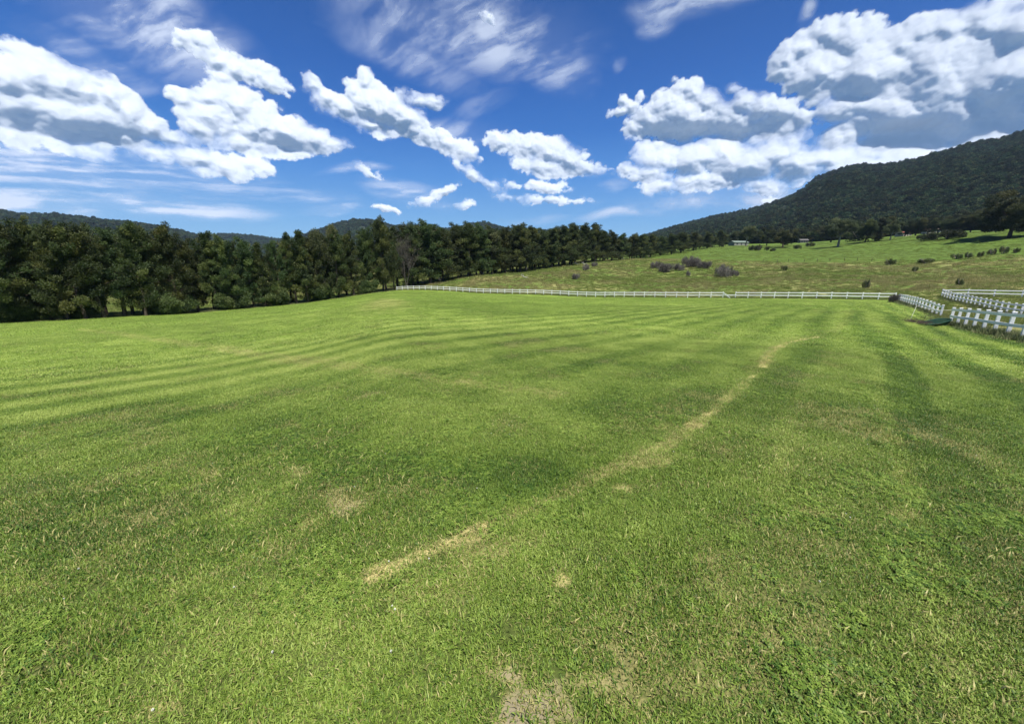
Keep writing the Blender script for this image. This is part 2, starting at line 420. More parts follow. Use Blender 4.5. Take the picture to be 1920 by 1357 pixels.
# the far green paddock above the rough strip
pr = ground_at(1500, 492); pr2 = ground_at(1900, 478)
lineu = nrm(pr2[:2]-pr[:2]); nn = np.array([-lineu[1], lineu[0]]); nn = nn*np.sign(nn[1])
sd = (X-pr[0])*nn[0]+(Y-pr[1])*nn[1]+(fbm(X/14, Y/14, 4, 17)-.5)*14
field = sstep(-4, 5, sd)*sstep(10, 40, X)
V = np.stack([X, Y, Z], -1).reshape(-1, 3)
nr = len(rad); I = np.arange(nr*na).reshape(nr, na); J = np.roll(I, -1, 1)
Q = np.stack([I[:-1], I[1:], J[1:], J[:-1]], -1).reshape(-1, 4)
V = np.concatenate([V, [[0, 0, 0]]]); ce = len(V)-1
T = np.stack([np.full(na, ce), I[0], J[0]], -1)
pad = lambda a: np.append(a.ravel(), a.ravel()[0])
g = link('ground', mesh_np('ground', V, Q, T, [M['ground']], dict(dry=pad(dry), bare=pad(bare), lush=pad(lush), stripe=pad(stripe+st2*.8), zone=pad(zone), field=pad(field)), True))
tag(g, kind='structure')

# ------------------------------------------------------------------ scatter by geometry nodes
PROTO = {}
def proto(name, me):
    o = bpy.data.objects.new(name, me); return o      # stays outside the scene, only read by the scatter
def scatter(name, pts, rot, scl, idx, protos, attrs=None, label=None, cat=None, kind='stuff'):
    at_ = dict(rot=rot, scl=scl)
    if attrs: at_.update(attrs)
    me = mesh_np(name, pts, None, None, [], at_)
    a = me.attributes.new('pick', 'INT', 'POINT'); a.data.foreach_set('value', np.asarray(idx, np.int32))
    o = link(name, me)
    ng = bpy.data.node_groups.new(name, 'GeometryNodeTree')
    ng.interface.new_socket('Geometry', in_out='INPUT', socket_type='NodeSocketGeometry')
    ng.interface.new_socket('Geometry', in_out='OUTPUT', socket_type='NodeSocketGeometry')
    N = ng.nodes; L = ng.links
    gi = N.new('NodeGroupInput'); go = N.new('NodeGroupOutput'); ip = N.new('GeometryNodeInstanceOnPoints')
    L.new(gi.outputs[0], ip.inputs['Points'])
    jn = N.new('GeometryNodeJoinGeometry')
    for p_ in reversed(protos):
        oi = N.new('GeometryNodeObjectInfo'); oi.inputs['Object'].default_value = p_; oi.inputs['As Instance'].default_value = True
        L.new(oi.outputs['Geometry'], jn.inputs[0])
    L.new(jn.outputs[0], ip.inputs['Instance']); ip.inputs['Pick Instance'].default_value = True
    def na_(nm, ty):
        q = N.new('GeometryNodeInputNamedAttribute'); q.data_type = ty; q.inputs['Name'].default_value = nm; return q.outputs['Attribute']
    L.new(na_('pick', 'INT'), ip.inputs['Instance Index'])
    L.new(na_('rot', 'FLOAT_VECTOR'), ip.inputs['Rotation']); L.new(na_('scl', 'FLOAT_VECTOR'), ip.inputs['Scale'])
    L.new(ip.outputs[0], go.inputs[0])
    md = o.modifiers.new('scatter', 'NODES'); md.node_group = ng
    tag(o, label, cat, kind=kind); return o

def blades(n, rad_, h, w, lean, seed, kinds=1.0):
    """n bent two-part blades of grass in a disc; returns verts, quads, tris, tone"""
    r = np.random.default_rng(seed)
    rr = rad_*np.sqrt(r.random(n)); th = r.random(n)*2*np.pi
    base = np.stack([rr*np.cos(th), rr*np.sin(th), np.full(n, -.004)], -1)
    a = r.random(n)*2*np.pi; ln = lean*(.25+1.0*r.random(n)); hh = h*(.45+.75*r.random(n)**1.3); ww = w*(.6+.8*r.random(n))
    dx = np.stack([np.cos(a), np.sin(a), np.zeros(n)], -1); sx = np.stack([-np.sin(a), np.cos(a), np.zeros(n)], -1)
    up = np.array([0, 0, 1.])
    mid = base+(dx*np.sin(ln*.6)[:, None]+up*np.cos(ln*.6)[:, None])*hh[:, None]*.5
    tip = mid+(dx*np.sin(ln*1.4)[:, None]+up*np.cos(ln*1.4)[:, None])*hh[:, None]*.55
    tw = (r.random(n)-.5)*1.2; s2 = sx*np.cos(tw)[:, None]+dx*np.sin(tw)[:, None]
    v = np.stack([base-sx*ww[:, None]/2, base+sx*ww[:, None]/2, mid+s2*ww[:, None]/2*.85, mid-s2*ww[:, None]/2*.85, tip], 1).reshape(-1, 3)
    i = np.arange(n)*5
    q = np.stack([i, i+1, i+2, i+3], -1); t_ = np.stack([i+3, i+2, i+4], -1)
    tone = np.repeat(r.random(n), 5)
    return v, q, t_, tone

mb, t, out = new_mat('grass_blade')
tn = t.attr('tone'); dry = t.attr('dryi', 'INSTANCER'); lush = t.attr('lushi', 'INSTANCER'); stripe = t.attr('stripei', 'INSTANCER'); rnd = t.attr('rndi', 'INSTANCER')
c, straw = lawn_colour(t, dry, lush, stripe, t.m('ADD', t.m('MULTIPLY', tn, .7), t.m('MULTIPLY', rnd, .3)))
thr = t.m('SUBTRACT', 1.0, t.mr(dry, .10, .95, .0, .85))
isd = t.m('GREATER_THAN', t.m('FRACT', t.m('MULTIPLY', tn, 7.31)), thr)
straw2 = t.mix(t.m('FRACT', t.m('MULTIPLY', tn, 23.7)), (.20, .18, .055), (.42, .385, .15))
c = t.mix(isd, c, straw2)
p = principled(t, c, .55, .35)
tr = t.n('ShaderNodeBsdfTranslucent'); t.l(c, tr.inputs['Color'])
mx = t.n('ShaderNodeMixShader'); mx.inputs[0].default_value = .27; t.l(p.outputs[0], mx.inputs[1]); t.l(tr.outputs[0], mx.inputs[2]); t.l(mx.outputs[0], out.inputs[0])
M['blade'] = mb

def blade_proto(nm, n, rad_, h, w, lean, seed):
    v, q, t_, tone = blades(n, rad_, h, w, lean, seed); return proto(nm, mesh_np(nm, v, q, t_, [M['blade']], dict(tone=tone)))
def tri_proto(nm, n, rad_, h, w, lean, seed, mat=None):
    v, q, t_, tone = blades(n, rad_, h, w, lean, seed)
    v = v.reshape(n, 5, 3)[:, [0, 1, 4]].reshape(-1, 3); i = np.arange(n)*3
    return proto(nm, mesh_np(nm, v, None, np.stack([i, i+1, i+2], -1), [mat or M['blade']], dict(tone=tone.reshape(n, 5)[:, :3].ravel())))
def grass_layer(name, r0, r1, dens, protos, base_s, label, blend=.12, fall=None, weights=None):
    out_ = []
    amax = R(62)
    area = amax*(r1*r1-r0*r0); n = int(area*dens)
    u = RNG.random(n); r = np.sqrt(r0*r0+u*(r1*r1-r0*r0)); a = (RNG.random(n)*2-1)*amax
    # soft hand-over between neighbouring layers
    keep = RNG.random(n) < np.clip(np.minimum((r-r0)/(blend*r0+1e-6), (r1-r)/(blend*r1)), 0, 1)
    r = r[keep]; a = a[keep]; x = r*np.sin(a); y = r*np.cos(a)
    ins = lawn_hard(x, y) > .15+RNG.random(len(x))*.3; x = x[ins]; y = y[ins]
    dry, bare, lush, stripe, st2 = wear(x, y)
    k_ = RNG.random(len(x)) > bare*.8; x, y, dry, bare, lush, stripe, st2 = [q[k_] for q in (x, y, dry, bare, lush, stripe, st2)]
    z = terrain(x, y); n = len(x)
    s = base_s*(.7+.6*RNG.random(n))*(.75+.6*fbm(x/.5, y/.5, 3, 991))*(1+.3*lush)*(1-.3*dry)
    pts = np.stack([x, y, z], -1)
    rot = np.stack([(RNG.random(n)-.5)*.2, (RNG.random(n)-.5)*.2, RNG.random(n)*6.283], -1)
    scl = np.stack([np.full(n, base_s)*(.9+.2*RNG.random(n)), np.full(n, base_s), s], -1)
    idx = RNG.choice(len(protos), n, p=weights)
    return scatter(name, pts, rot, scl, idx, protos, dict(dryi=dry, lushi=lush, stripei=stripe+st2*.8, rndi=RNG.random(n)), label, 'grass')

P0 = [blade_proto('turf_tuft', 85, .085, .032, .0040, 1.42, 100+i) for i in range(5)] + [blade_proto('turf_tuft', 22, .08, .046, .0066, 1.45, 120+i) for i in range(2)]
P1 = [tri_proto('turf_patch', 150, .16, .030, .0058, 1.45, 200+i) for i in range(4)]
P2 = [tri_proto('turf_patch', 120, .40, .036, .016, 1.45, 300+i) for i in range(4)]
P3 = [tri_proto('turf_patch', 160, 1.2, .040, .045, 1.5, 400+i) for i in range(3)]
grass_layer('lawn_grass', .55, 5.2, 440, P0, 1.0, 'short mown lawn grass at the photographer\'s feet', .10, weights=[.17]*5+[.085, .065])
grass_layer('lawn_grass', 4.6, 15, 185, P1, 1.0, 'mown lawn grass in the middle foreground')
grass_layer('lawn_grass', 13, 46, 27, P2, 1.0, 'mown lawn grass in the middle of the field')
grass_layer('lawn_grass', 40, 150, 2.6, P3, 1.0, 'mown lawn grass at the far end of the field')

# bright broad-leaved clumps and coarse runners in the near turf
WT = [blade_proto('broad_tuft', 26, .085, .075, .0085, 1.35, 900+i) for i in range(3)]
n = 5200; a = (RNG.random(n)*2-1)*R(60); r = .8+9*RNG.random(n)**.8; x = r*np.sin(a); y = r*np.cos(a)
k_ = RNG.random(n) < sstep(.46, .66, fbm(x/.8, y/.8, 3, 971))*.9+.06; x, y = x[k_], y[k_]; n = len(x); dr, ba_, lu, st_, s2_ = wear(x, y); k_ = (ba_ < .2) & (dr < .6); x, y, dr, lu, st_ = x[k_], y[k_], dr[k_], lu[k_], st_[k_]; n = len(x)
scatter('lawn_grass', np.stack([x, y, terrain(x, y)], -1), np.stack([(RNG.random(n)-.5)*.5, (RNG.random(n)-.5)*.5, RNG.random(n)*6.283], -1), np.stack([.38+.42*RNG.random(n)]*3, -1), RNG.integers(0, 3, n), WT,
        dict(dryi=dr*.4, lushi=lu+.1, stripei=st_*0+.15, rndi=RNG.random(n)), 'coarser bright green grass clumps in the near lawn', 'grass')
def clover(seed):
    r = np.random.default_rng(seed); m_ = MB(); tn_ = []
    for i in range(34):
        a = r.random()*6.28; q = .085*math.sqrt(r.random()); cx_, cy_ = q*math.cos(a), q*math.sin(a); h = .014+.016*r.random(); a0 = r.random()*6.28; s_ = .0065+.004*r.random(); tl = (r.random(2)-.5)*.7; tn0 = r.random()
        for k_ in range(3):
            b = a0+k_*2.094; u_ = np.array([math.cos(b), math.sin(b)]); w_ = np.array([-u_[1], u_[0]])
            p_ = [u_*.001, u_*s_*.9-w_*s_*.62, u_*s_*1.7-w_*s_*.3, u_*s_*1.7+w_*s_*.3, u_*s_*.9+w_*s_*.62]
            m_.add([(cx_+v_[0], cy_+v_[1], h+v_[0]*tl[0]+v_[1]*tl[1]) for v_ in p_], [(1, 2, 3, 4)], [(0, 1, 4)]); tn_ += [tn0]*5
    return proto('clover_patch', m_.mesh('clover_patch', M['blade'], False, dict(tone=tn_)))
CV = [clover(880+i) for i in range(3)]
n = 15000; a = (RNG.random(n)*2-1)*R(60); r = .7+9*RNG.random(n)**.7; x = r*np.sin(a); y = r*np.cos(a); k_ = RNG.random(n) < sstep(.50, .74, fbm(x/.6, y/.6, 3, 1001))*.7+.02; x, y = x[k_], y[k_]; dr, ba_, lu, st_, s2_ = wear(x, y)
k_ = (ba_ < .15) & (dr < .45); x, y, dr, lu = x[k_], y[k_], dr[k_], lu[k_]; n = len(x)
scatter('lawn_clover', np.stack([x, y, terrain(x, y)], -1), np.stack([np.zeros(n), np.zeros(n), RNG.random(n)*6.283], -1), np.stack([.55+.4*RNG.random(n)]*3, -1), RNG.integers(0, 3, n), CV, dict(dryi=dr*0, lushi=lu*.6+.05, stripei=dr*0, rndi=RNG.random(n)), 'patches of small clover leaves in the near lawn', 'clover')
mw = simple_mat('clover_white', (.6, .6, .52), (.8, .8, .74), 40, .8, .2, .2, .001)
mf = MB()
for k_ in range(26):
    a = k_*2.4; e_ = math.asin(min(1, (k_+.5)/26)); d_ = np.array([math.cos(a)*math.cos(e_), math.sin(a)*math.cos(e_), math.sin(e_)]); q = np.cross(d_, [0, .3, 1]); q = q/np.linalg.norm(q)*.0016
    mf.add([d_*.003-q, d_*.003+q, d_*.0085+q*1.4, d_*.0085-q*1.4]+np.array([0, 0, .022]), [(0, 1, 2, 3)])
mf.tube([(0, 0, -.01), (0, 0, .022)], [.001, .001], 4, False)
FL = proto('clover_head', mf.mesh('clover_head', mw)); n = 320; a = (RNG.random(n)*2-1)*R(58); r = 1.0+16*RNG.random(n); x = r*np.sin(a); y = r*np.cos(a); k_ = fbm(x/2.5, y/2.5, 3, 981) > .5; x, y = x[k_], y[k_]; n = len(x)
scatter('clover_flowers', np.stack([x, y, terrain(x, y)], -1), np.zeros((n, 3)), np.full((n, 3), .62), np.zeros(n, int), [FL], None, 'tiny white clover heads dotted through the lawn', 'flowers')

# rough pasture grass: taller tussocks in mixed green and straw
mp_, t, out = new_mat('pasture_grass_blade')
tn = t.attr('tone'); dry = t.attr('dryi', 'INSTANCER'); rnd = t.attr('rndi', 'INSTANCER')
c = t.mix(t.mr(t.m('ADD', t.m('MULTIPLY', tn, .5), t.m('MULTIPLY', rnd, .5)), .15, .85), (.075, .115, .020), (.19, .235, .055))
c = t.mix(t.m('GREATER_THAN', t.m('FRACT', t.m('MULTIPLY', tn, 7.31)), t.m('SUBTRACT', 1, dry)), c, t.mix(rnd, (.20, .16, .07), (.36, .31, .15)))
p = principled(t, c, .7, .2); tr = t.n('ShaderNodeBsdfTranslucent'); t.l(c, tr.inputs['Color'])
mx = t.n('ShaderNodeMixShader'); mx.inputs[0].default_value = .3; t.l(p.outputs[0], mx.inputs[1]); t.l(tr.outputs[0], mx.inputs[2]); t.l(mx.outputs[0], out.inputs[0])
M['pasture'] = mp_
Q0 = [tri_proto('tussock', 130, .55, .34, .03, .8, 500+i, M['pasture']) for i in range(4)]
def pasture():
    n = 70000; amax = R(62)
    r0, r1 = 40., 420.
    u = RNG.random(n); r = r0*(r1/r0)**(u**.8); a = (RNG.random(n)*2-1)*amax
    x = r*np.sin(a); y = r*np.cos(a); k_ = lawn_out(x, y) > .35; x, y, r = x[k_], y[k_], r[k_]
    z = terrain(x, y); n = len(x)
    n1 = fbm(x/6, y/6, 4, 301); n2 = fbm(x/22, y/22, 3, 311)
    sd = (x-pr[0])*nn[0]+(y-pr[1])*nn[1]+(fbm(x/14, y/14, 4, 17)-.5)*14
    fld = sstep(-4, 5, sd)*sstep(10, 40, x)
    dryv = np.clip(.04+.55*sstep(.42, .66, n2*.5+n1*.5)*(1-.9*fld), 0, .9)
    s = (.55+.9*n1)*(1-.72*fld)*(.6+.8*RNG.random(n))
    w = np.clip(r/110, .8, 3.2)
    pts = np.stack([x, y, z-.02], -1); rot = np.stack([np.zeros(n), np.zeros(n), RNG.random(n)*6.283], -1)
    scl = np.stack([w, w, s*np.clip(w, .8, 1.3)], -1)
    scatter('pasture_grass', pts, rot, scl, RNG.integers(0, 4, n), Q0, dict(dryi=dryv, rndi=RNG.random(n)), 'rough tussocky green and straw pasture grass beyond the white fence', 'grass')
pasture()

# ------------------------------------------------------------------ foliage makers
def leaves(cent, size, aspect, dirs, r, spread=.5):
    """rhombic leaf sprays: centre, length, long-axis direction"""
    n = len(cent)
    d = dirs+(r.random((n, 3))-.5)*2*spread; d /= np.linalg.norm(d, axis=1)[:, None]+1e-9
    q = r.normal(size=(n, 3)); s = np.cross(d, q); s /= np.linalg.norm(s, axis=1)[:, None]+1e-9
    L = size[:, None]*d*.5; Wd = (size*aspect)[:, None]*s*.5
    v = np.stack([cent-L, cent+Wd-L*.1, cent+L, cent-Wd+L*.1], 1).reshape(-1, 3)
    i = np.arange(n)*4; return v, np.stack([i, i+1, i+2, i+3], -1)
def crown_mesh(name, clumps, r, mat, lsize, aspect, per, up=.3, spread=.8, tone_bias=0):
    C_ = []; D_ = []; S_ = []; T_ = []
    for (c, rad3, tn) in clumps:
        n = max(6, int(per*(rad3[0]*rad3[1]+rad3[0]*rad3[2]+rad3[1]*rad3[2])/3))
        u = r.normal(size=(n, 3)); u /= np.linalg.norm(u, axis=1)[:, None]
        rr = (r.random(n)**.45)[:, None]
        C_.append(np.array(c)+u*rr*np.array(rad3)); D_.append(u*.8+np.array([0, 0, up])); S_.append(lsize*(.6+.8*r.random(n)))
        T_.append(np.clip(tn+.25*(r.random(n)-.5)+.10*u[:, 2]*0, 0, 1))
    C_ = np.concatenate(C_); D_ = np.concatenate(D_); S_ = np.concatenate(S_); T_ = np.concatenate(T_)
    v, q = leaves(C_, S_, aspect, D_, r, spread)
    return mesh_np(name, v, q, None, [mat], dict(tone=np.repeat(T_, 4)))

def sheoak(seed, H=10., width=2.4, low=.14, spire=1.0, mat='sheoak', dens=44, sparse=0.):
    r = np.random.default_rng(seed); cl = []; tb = MB()
    bend = (r.random(2)-.5)*.6
    zz = np.linspace(0, H*.97, 9); px_ = np.stack([bend[0]*(zz/H)**2+.12*np.sin(zz*.9+seed), bend[1]*(zz/H)**2+.1*np.cos(zz*.8+seed), zz], -1)
    px_[0, 2] = -.4
    tb.tube(px_, .17*(1-zz/H*.93)+.012, 7)
    nb = int(34*(1-sparse))
    for i in range(nb):
        f = low+(1-low)*(i+r.random())/nb; z = f*H
        env = width*(min(1, (f-low+.10)/.16)**.7)*max(.06, (1-f))**(.62*spire)*(.42+.78*r.random())
        a = i*2.4+r.random()*1.2; L = env; rise = .25+.7*f
        p0 = np.array([np.interp(z, zz, px_[:, 0]), np.interp(z, zz, px_[:, 1]), z])
        dirv = np.array([math.cos(a), math.sin(a), rise]); dirv /= np.linalg.norm(dirv)
        p1 = p0+dirv*L*.6; p2 = p0+dirv*L+np.array([0, 0, -.10*L])
        tb.tube([p0, p1, p2], [.055*(1-f*.6), .03, .008], 4, False)
        tn = .15+.75*r.random()
        for k_ in range(3):
            g_ = .35+.32*k_; c = p0+(p2-p0)*g_+(r.random(3)-.5)*.35
            s = (.34+.30*r.random())*(.75+.4*(1-f))*(width/2.4)**.5
            cl.append((c, (s, s, s*(.75+.4*r.random())), np.clip(tn+.2*(r.random()-.5), 0, 1)))
    for k_ in range(5 if spire < .8 else 1):       # side leaders give an uneven head
        a = r.random()*6.28; q = width*(.22+.38*r.random()); zt = H*(.72+.24*r.random()); b0 = np.array([0, 0, zt-H*.16]); b1 = np.array([q*math.cos(a), q*math.sin(a), zt])
        tb.tube([b0, (b0+b1)/2, b1], [.04, .03, .008], 4, False); tn = r.random()
        for w_ in range(4): cl.append((b0+(b1-b0)*(.5+.17*w_)+(r.random(3)-.5)*.3, (.42, .42, .46), np.clip(tn+.2*(r.random()-.5), 0, 1)))
    for k_ in range(4):
        cl.append((px_[-1]+np.array([(r.random()-.5)*.25, (r.random()-.5)*.25, -.9+.33*k_]), (.36-.07*k_, .36-.07*k_, .42), .5+.3*r.random()))
    if low < .2:
        for k_ in range(5):
            a = r.random()*6.28; q = width*.55*r.random(); cl.append((np.array([q*math.cos(a), q*math.sin(a), H*(.06+.12*r.random())]), (.45, .45, .4), .3+.6*r.random()))
    cm = crown_mesh('crown', cl, r, M[mat], .21, .28, dens*17, .55, .8)
    tm = tb.mesh('trunk', M['bark'], True); return cm, tm

def gumtree(seed, H=10., width=5., mat='gum', bark='gumbark', dens=14, flat=.55, low=.32, fill=30):
    r = np.random.default_rng(seed); cl = []; tb = MB()
    th = H*(low+.05); lean = (r.random(2)-.5)*1.0
    tb.tube([(0, 0, -.4), (lean[0]*.2, lean[1]*.2, th*.5), (lean[0]*.5, lean[1]*.5, th)], [.36, .29, .24], 8, False)
    top = np.array([lean[0]*.5, lean[1]*.5, th]); nl = 7
    for i in range(nl):
        a = i*2*math.pi/nl+r.random()*.8; el = .35+1.0*r.random(); L = (H-th)*(.62+.3*r.random())
        dv = np.array([math.cos(a)*math.cos(el)*width/H*1.35, math.sin(a)*math.cos(el)*width/H*1.35, math.sin(el)])
        p1 = top+dv*L*.5+(r.random(3)-.5)*.5; p2 = top+dv*L+np.array([0, 0, .1*L])
        tb.tube([top, p1, p2], [.19, .11, .03], 6, False)
        for k_ in range(4):
            q = p1+(p2-p1)*(.15+.3*k_)+(r.random(3)-.5)*np.array([1.6, 1.6, 1.0])
            tb.tube([p1, (p1+q)/2+(r.random(3)-.5)*.3, q], [.05, .03, .01], 4, False)
            tn = r.random()
            for w_ in range(3):
                s = .62+.65*r.random(); cl.append((q+(r.random(3)-.5)*1.3, (s, s, s*flat*1.2), np.clip(tn+.3*(r.random()-.5), 0, 1)))
    if low < .21:
        for i in range(fill):
            a = r.random()*6.28; q = width*.50*r.random()**.5; z = H*(.16+.66*r.random()*(1-.5*(q/width))); cl.append((np.array([q*math.cos(a), q*math.sin(a), z]), (.9, .9, .6), r.random()))
    cm = crown_mesh('crown', cl, r, M[mat], .25, .40, dens*36, .1, 1.0)
    return cm, tb.mesh('trunk', M[bark], True)

def baretree(seed, H=10., fine=3, spread=.5, mat='greybark', thick=.13, leafy=0):
    r = np.random.default_rng(seed); tb = MB(); tips = []
    def grow(p, d, L, w, lv):
        n = 4; pts = [p]; 
        for i in range(n):
            d = d+(r.random(3)-.5)*.28; d[2] += .06; d /= np.linalg.norm(d); pts.append(pts[-1]+d*L/n)
        tb.tube(pts, np.linspace(w, w*.45, n+1), 6 if lv == 0 else 4 if lv < 2 else 3, False)
        if lv >= fine: tips.append(pts[-1]); return
        for i in range(5 if lv < 2 else 4):
            f = 1+int(r.random()*n); q = pts[min(f, n)]; a = r.random()*6.28
            nd = d*(1-spread*.35)+spread*np.array([math.cos(a), math.sin(a), .45*r.random()]); nd /= np.linalg.norm(nd)
            grow(q, nd, L*(.55+.2*r.random()), w*.48, lv+1)
    for s_ in range(2):
        grow(np.array([s_*.3, 0, -.3]), np.array([(r.random()-.5)*.25, (r.random()-.5)*.25, 1.]), H*.48, thick, 0)
    return tb, tips

# ------------------------------------------------------------------ prototypes (mesh data shared by all the copies)
SO = [sheoak(1, 10, 2.7, .19, .6), sheoak(2, 10, 3.1, .14, .5), sheoak(3, 10, 2.4, .24, .8), sheoak(4, 10, 2.9, .16, .55), sheoak(5, 10, 3.3, .20, .45), sheoak(6, 10, 2.7, .09, .65),
      sheoak(7, 10, 2.1, .17, 1.2), sheoak(8, 10, 3.1, .24, .4)]
GT = [gumtree(11), gumtree(12, 10, 5.5), gumtree(13, 10, 4.6, low=.25), gumtree(14, 10, 7.0, flat=.5, low=.2), gumtree(15, 10, 6.2, low=.15, mat='gum')]
def tree_from(cm, tm, name, P, h, wid, rz, label, cat, group, base=10.):
    o = empty(name, (P[0], P[1], P[2]-.05), rz, (h/base*wid, h/base*wid, h/base))
    link('crown', cm, o); link('trunk', tm, o); tag(o, label, cat, group); return o

_u = ['first', 'second', 'third', 'fourth', 'fifth', 'sixth', 'seventh', 'eighth', 'ninth', 'tenth', 'eleventh', 'twelfth', 'thirteenth', 'fourteenth', 'fifteenth', 'sixteenth', 'seventeenth', 'eighteenth', 'nineteenth']
ORD = _u+[x_ for t_, e_ in (('twent', 'twenty'), ('thirt', 'thirty'), ('fort', 'forty'), ('fift', 'fifty')) for x_ in [t_+'ieth']+[e_+'-'+u_ for u_ in _u[:9]]]
def row_depth(px):      # camera depth of the left tree line in picture column px
    d = nrm(T_r-T_l); n = np.array([-d[1], d[0]])
    P = T_l; rx, ry = (px-960)/F_, 1/CP*1.0
    # intersect ray (rx, ry)*D with the line
    D = (P@n)/(rx*n[0]+ry*n[1]*.985); return D
# left tree line: (crown-top px, top py, variant, width factor, description)
LEFT = [(-45,430,4,1.1,None),(5,424,1,1.05,'olive topped she-oak cut by the left edge of the picture'),(42,419,0,1.0,None),(78,425,5,1.0,None),(112,428,3,1.1,None),(150,430,7,1.05,None),(196,434,2,1.1,'she-oak just left of the leafless grey crown'),
        (236,427,5,1.05,'she-oak just right of the leafless grey crown'),(268,431,1,1.0,None),(305,427,3,1.1,'last tall she-oak before the dip in the left tree line'),(345,457,7,.9,'lower she-oak in the dip of the left tree line'),(383,440,2,1.15,'pointed she-oak standing right of the dip in the tree line'),
        (412,449,0,1.0,None),(455,452,5,1.1,None),(482,456,6,1.1,None),(512,460,4,.9,None),(540,442,2,.95,'narrow spire she-oak left of the tall pointed pair'),(559,433,6,1.35,'tall pointed she-oak rising against the blue sky gap'),
        (585,446,1,.9,None),(622,430,5,1.0,'she-oak beside the sparse topped gum'),(652,441,3,.95,None),(680,436,7,.9,None),(709,413,1,1.05,'tallest golden-tipped tree beside the bare grey tree'),(732,436,2,.8,None)]
for i, (px, py, v, w, lab) in enumerate(LEFT):
    D = row_depth(px)+1.5+random.uniform(0, 2.5)
    P = at_depth(px, D, 14); h = height_to(P, py); P = at_depth(px, D, h); h = height_to(P, py)
    lab = lab or 'dark she-oak, %s from the left in the front row of the left tree line' % ORD[i]
    tree_from(*SO[v], 'she_oak_tree', P, h, w*.95*14/h+.12 if h > 14 else w, random.uniform(0, 6.28), lab, 'tree', 'front row of the left tree line')
for i in range(21):
    px = -20+i*37+random.uniform(-9, 9); D = row_depth(px)+6+random.uniform(0, 4)
    py = float(np.interp(px, [q[0] for q in LEFT], [q[1] for q in LEFT]))+random.uniform(4, 14)
    P = at_depth(px, D, 14); h = height_to(P, py)
    tree_from(*SO[random.randrange(8)], 'she_oak_tree', P, h, 1.05, random.uniform(0, 6.28), 'dark she-oak half hidden behind the front row of the left tree line', 'tree', 'back row of the left tree line')

# the wood beyond the far fence: front row along the sloping edge
WD = [(700,119),(760,121),(810,130),(900,144),(1000,172),(1100,204),(1184,236),(1257,272),(1339,325),(1380,360)]
def wood_depth(px): return float(np.interp(px, [a for a, b in WD], [b for a, b in WD]))
WOOD = [(772,423,1,1.0,'dark she-oak directly right of the bare grey tree'),(804,420,3,1.1,'tall she-oak above the left end of the white fence'),(828,428,5,1.0,None),(856,424,4,1.0,None),(880,421,7,1.0,None),(902,425,0,1.05,None),(922,428,2,1.0,None),
        (946,431,5,1.0,None),(976,423,4,1.1,'broad rounded dark tree at the middle of the wood'),(998,428,1,1.0,None),(1018,432,3,1.0,None),(1036,429,6,1.2,None),(1056,427,2,1.1,None),(1074,422,4,1.1,None),(1097,423,1,1.1,None),(1116,422,7,1.0,'tall wispy tree at the crest of the wood'),
        (1132,434,5,1.1,None),(1148,435,0,1.2,None),(1166,440,3,1.2,None),(1186,445,1,1.2,None),(1204,441,4,1.2,None),(1222,441,7,1.2,None),(1241,444,3,1.3,None),(1261,440,1,1.3,None),(1280,437,4,1.3,None),(1303,436,5,1.3,None),(1328,435,7,1.3,'first tree inside the right end of the wood'),(1352,433,4,1.35,'last dark tree at the right end of the wood')]
for i, (px, py, v, w, lab) in enumerate(WOOD):
    v = (1, 5, 3, 5)[(v+i) % 4]; w *= 1.22
    D = wood_depth(px)+random.uniform(1, 5); P = at_depth(px, D, 10); h = height_to(P, py)
    lab = lab or 'dark tree, %s from the left in the wood beyond the white fence' % ORD[i]
    tree_from(*SO[v], 'she_oak_tree', P, h, w*1.05+max(0, (px-1000)/900), random.uniform(0, 6.28), lab, 'tree', 'front row of the wood beyond the fence')
for i in range(38):
    px = 742+i*16.6+random.uniform(-6, 6); D = wood_depth(px)+7+random.uniform(0, 12)
    py = float(np.interp(px, [q[0] for q in WOOD], [q[1] for q in WOOD]))+random.uniform(2, 12)
    P = at_depth(px, D, 14); h = height_to(P, py)
    if random.random() < .35: tree_from(*GT[random.randrange(3)], 'gum_tree', P, h, 1.0, random.uniform(0, 6.28), 'olive gum tree half hidden behind the front of the wood', 'tree', 'gums at the back of the wood')
    else: tree_from(*SO[random.randrange(8)], 'she_oak_tree', P, h, 1.25, random.uniform(0, 6.28), 'dark she-oak half hidden behind the front of the wood', 'tree', 'back row of the wood beyond the fence')

# saplings and low growth at the foot of the left line
SAP = [gumtree(31, 4, 3.0, 'bright', 'bark', 22, .8, .15), gumtree(32, 4, 3.6, 'bright', 'bark', 20, .8, .12)]
saps = [(22,20),(60,14),(98,26),(160,18),(215,24),(262,17),(318,22),(352,16),(405,20),(440,24),(486,17),(520,22),(603,20),(628,18),(668,20),(690,18)]
for i, (px, hh) in enumerate(sorted(saps[::3]+saps[1::5])):
    D = row_depth(px)-.2+random.uniform(0, 2); P = at_depth(px, D)
    h = 1.5+hh*.11
    tree_from(*SAP[i % 2], 'sapling', P, h, 1.1, random.uniform(0, 6), 'low bushy sapling, %s from the left under the edge of the left tree line' % ORD[i], 'sapling', 'saplings under the left tree line', 4.)

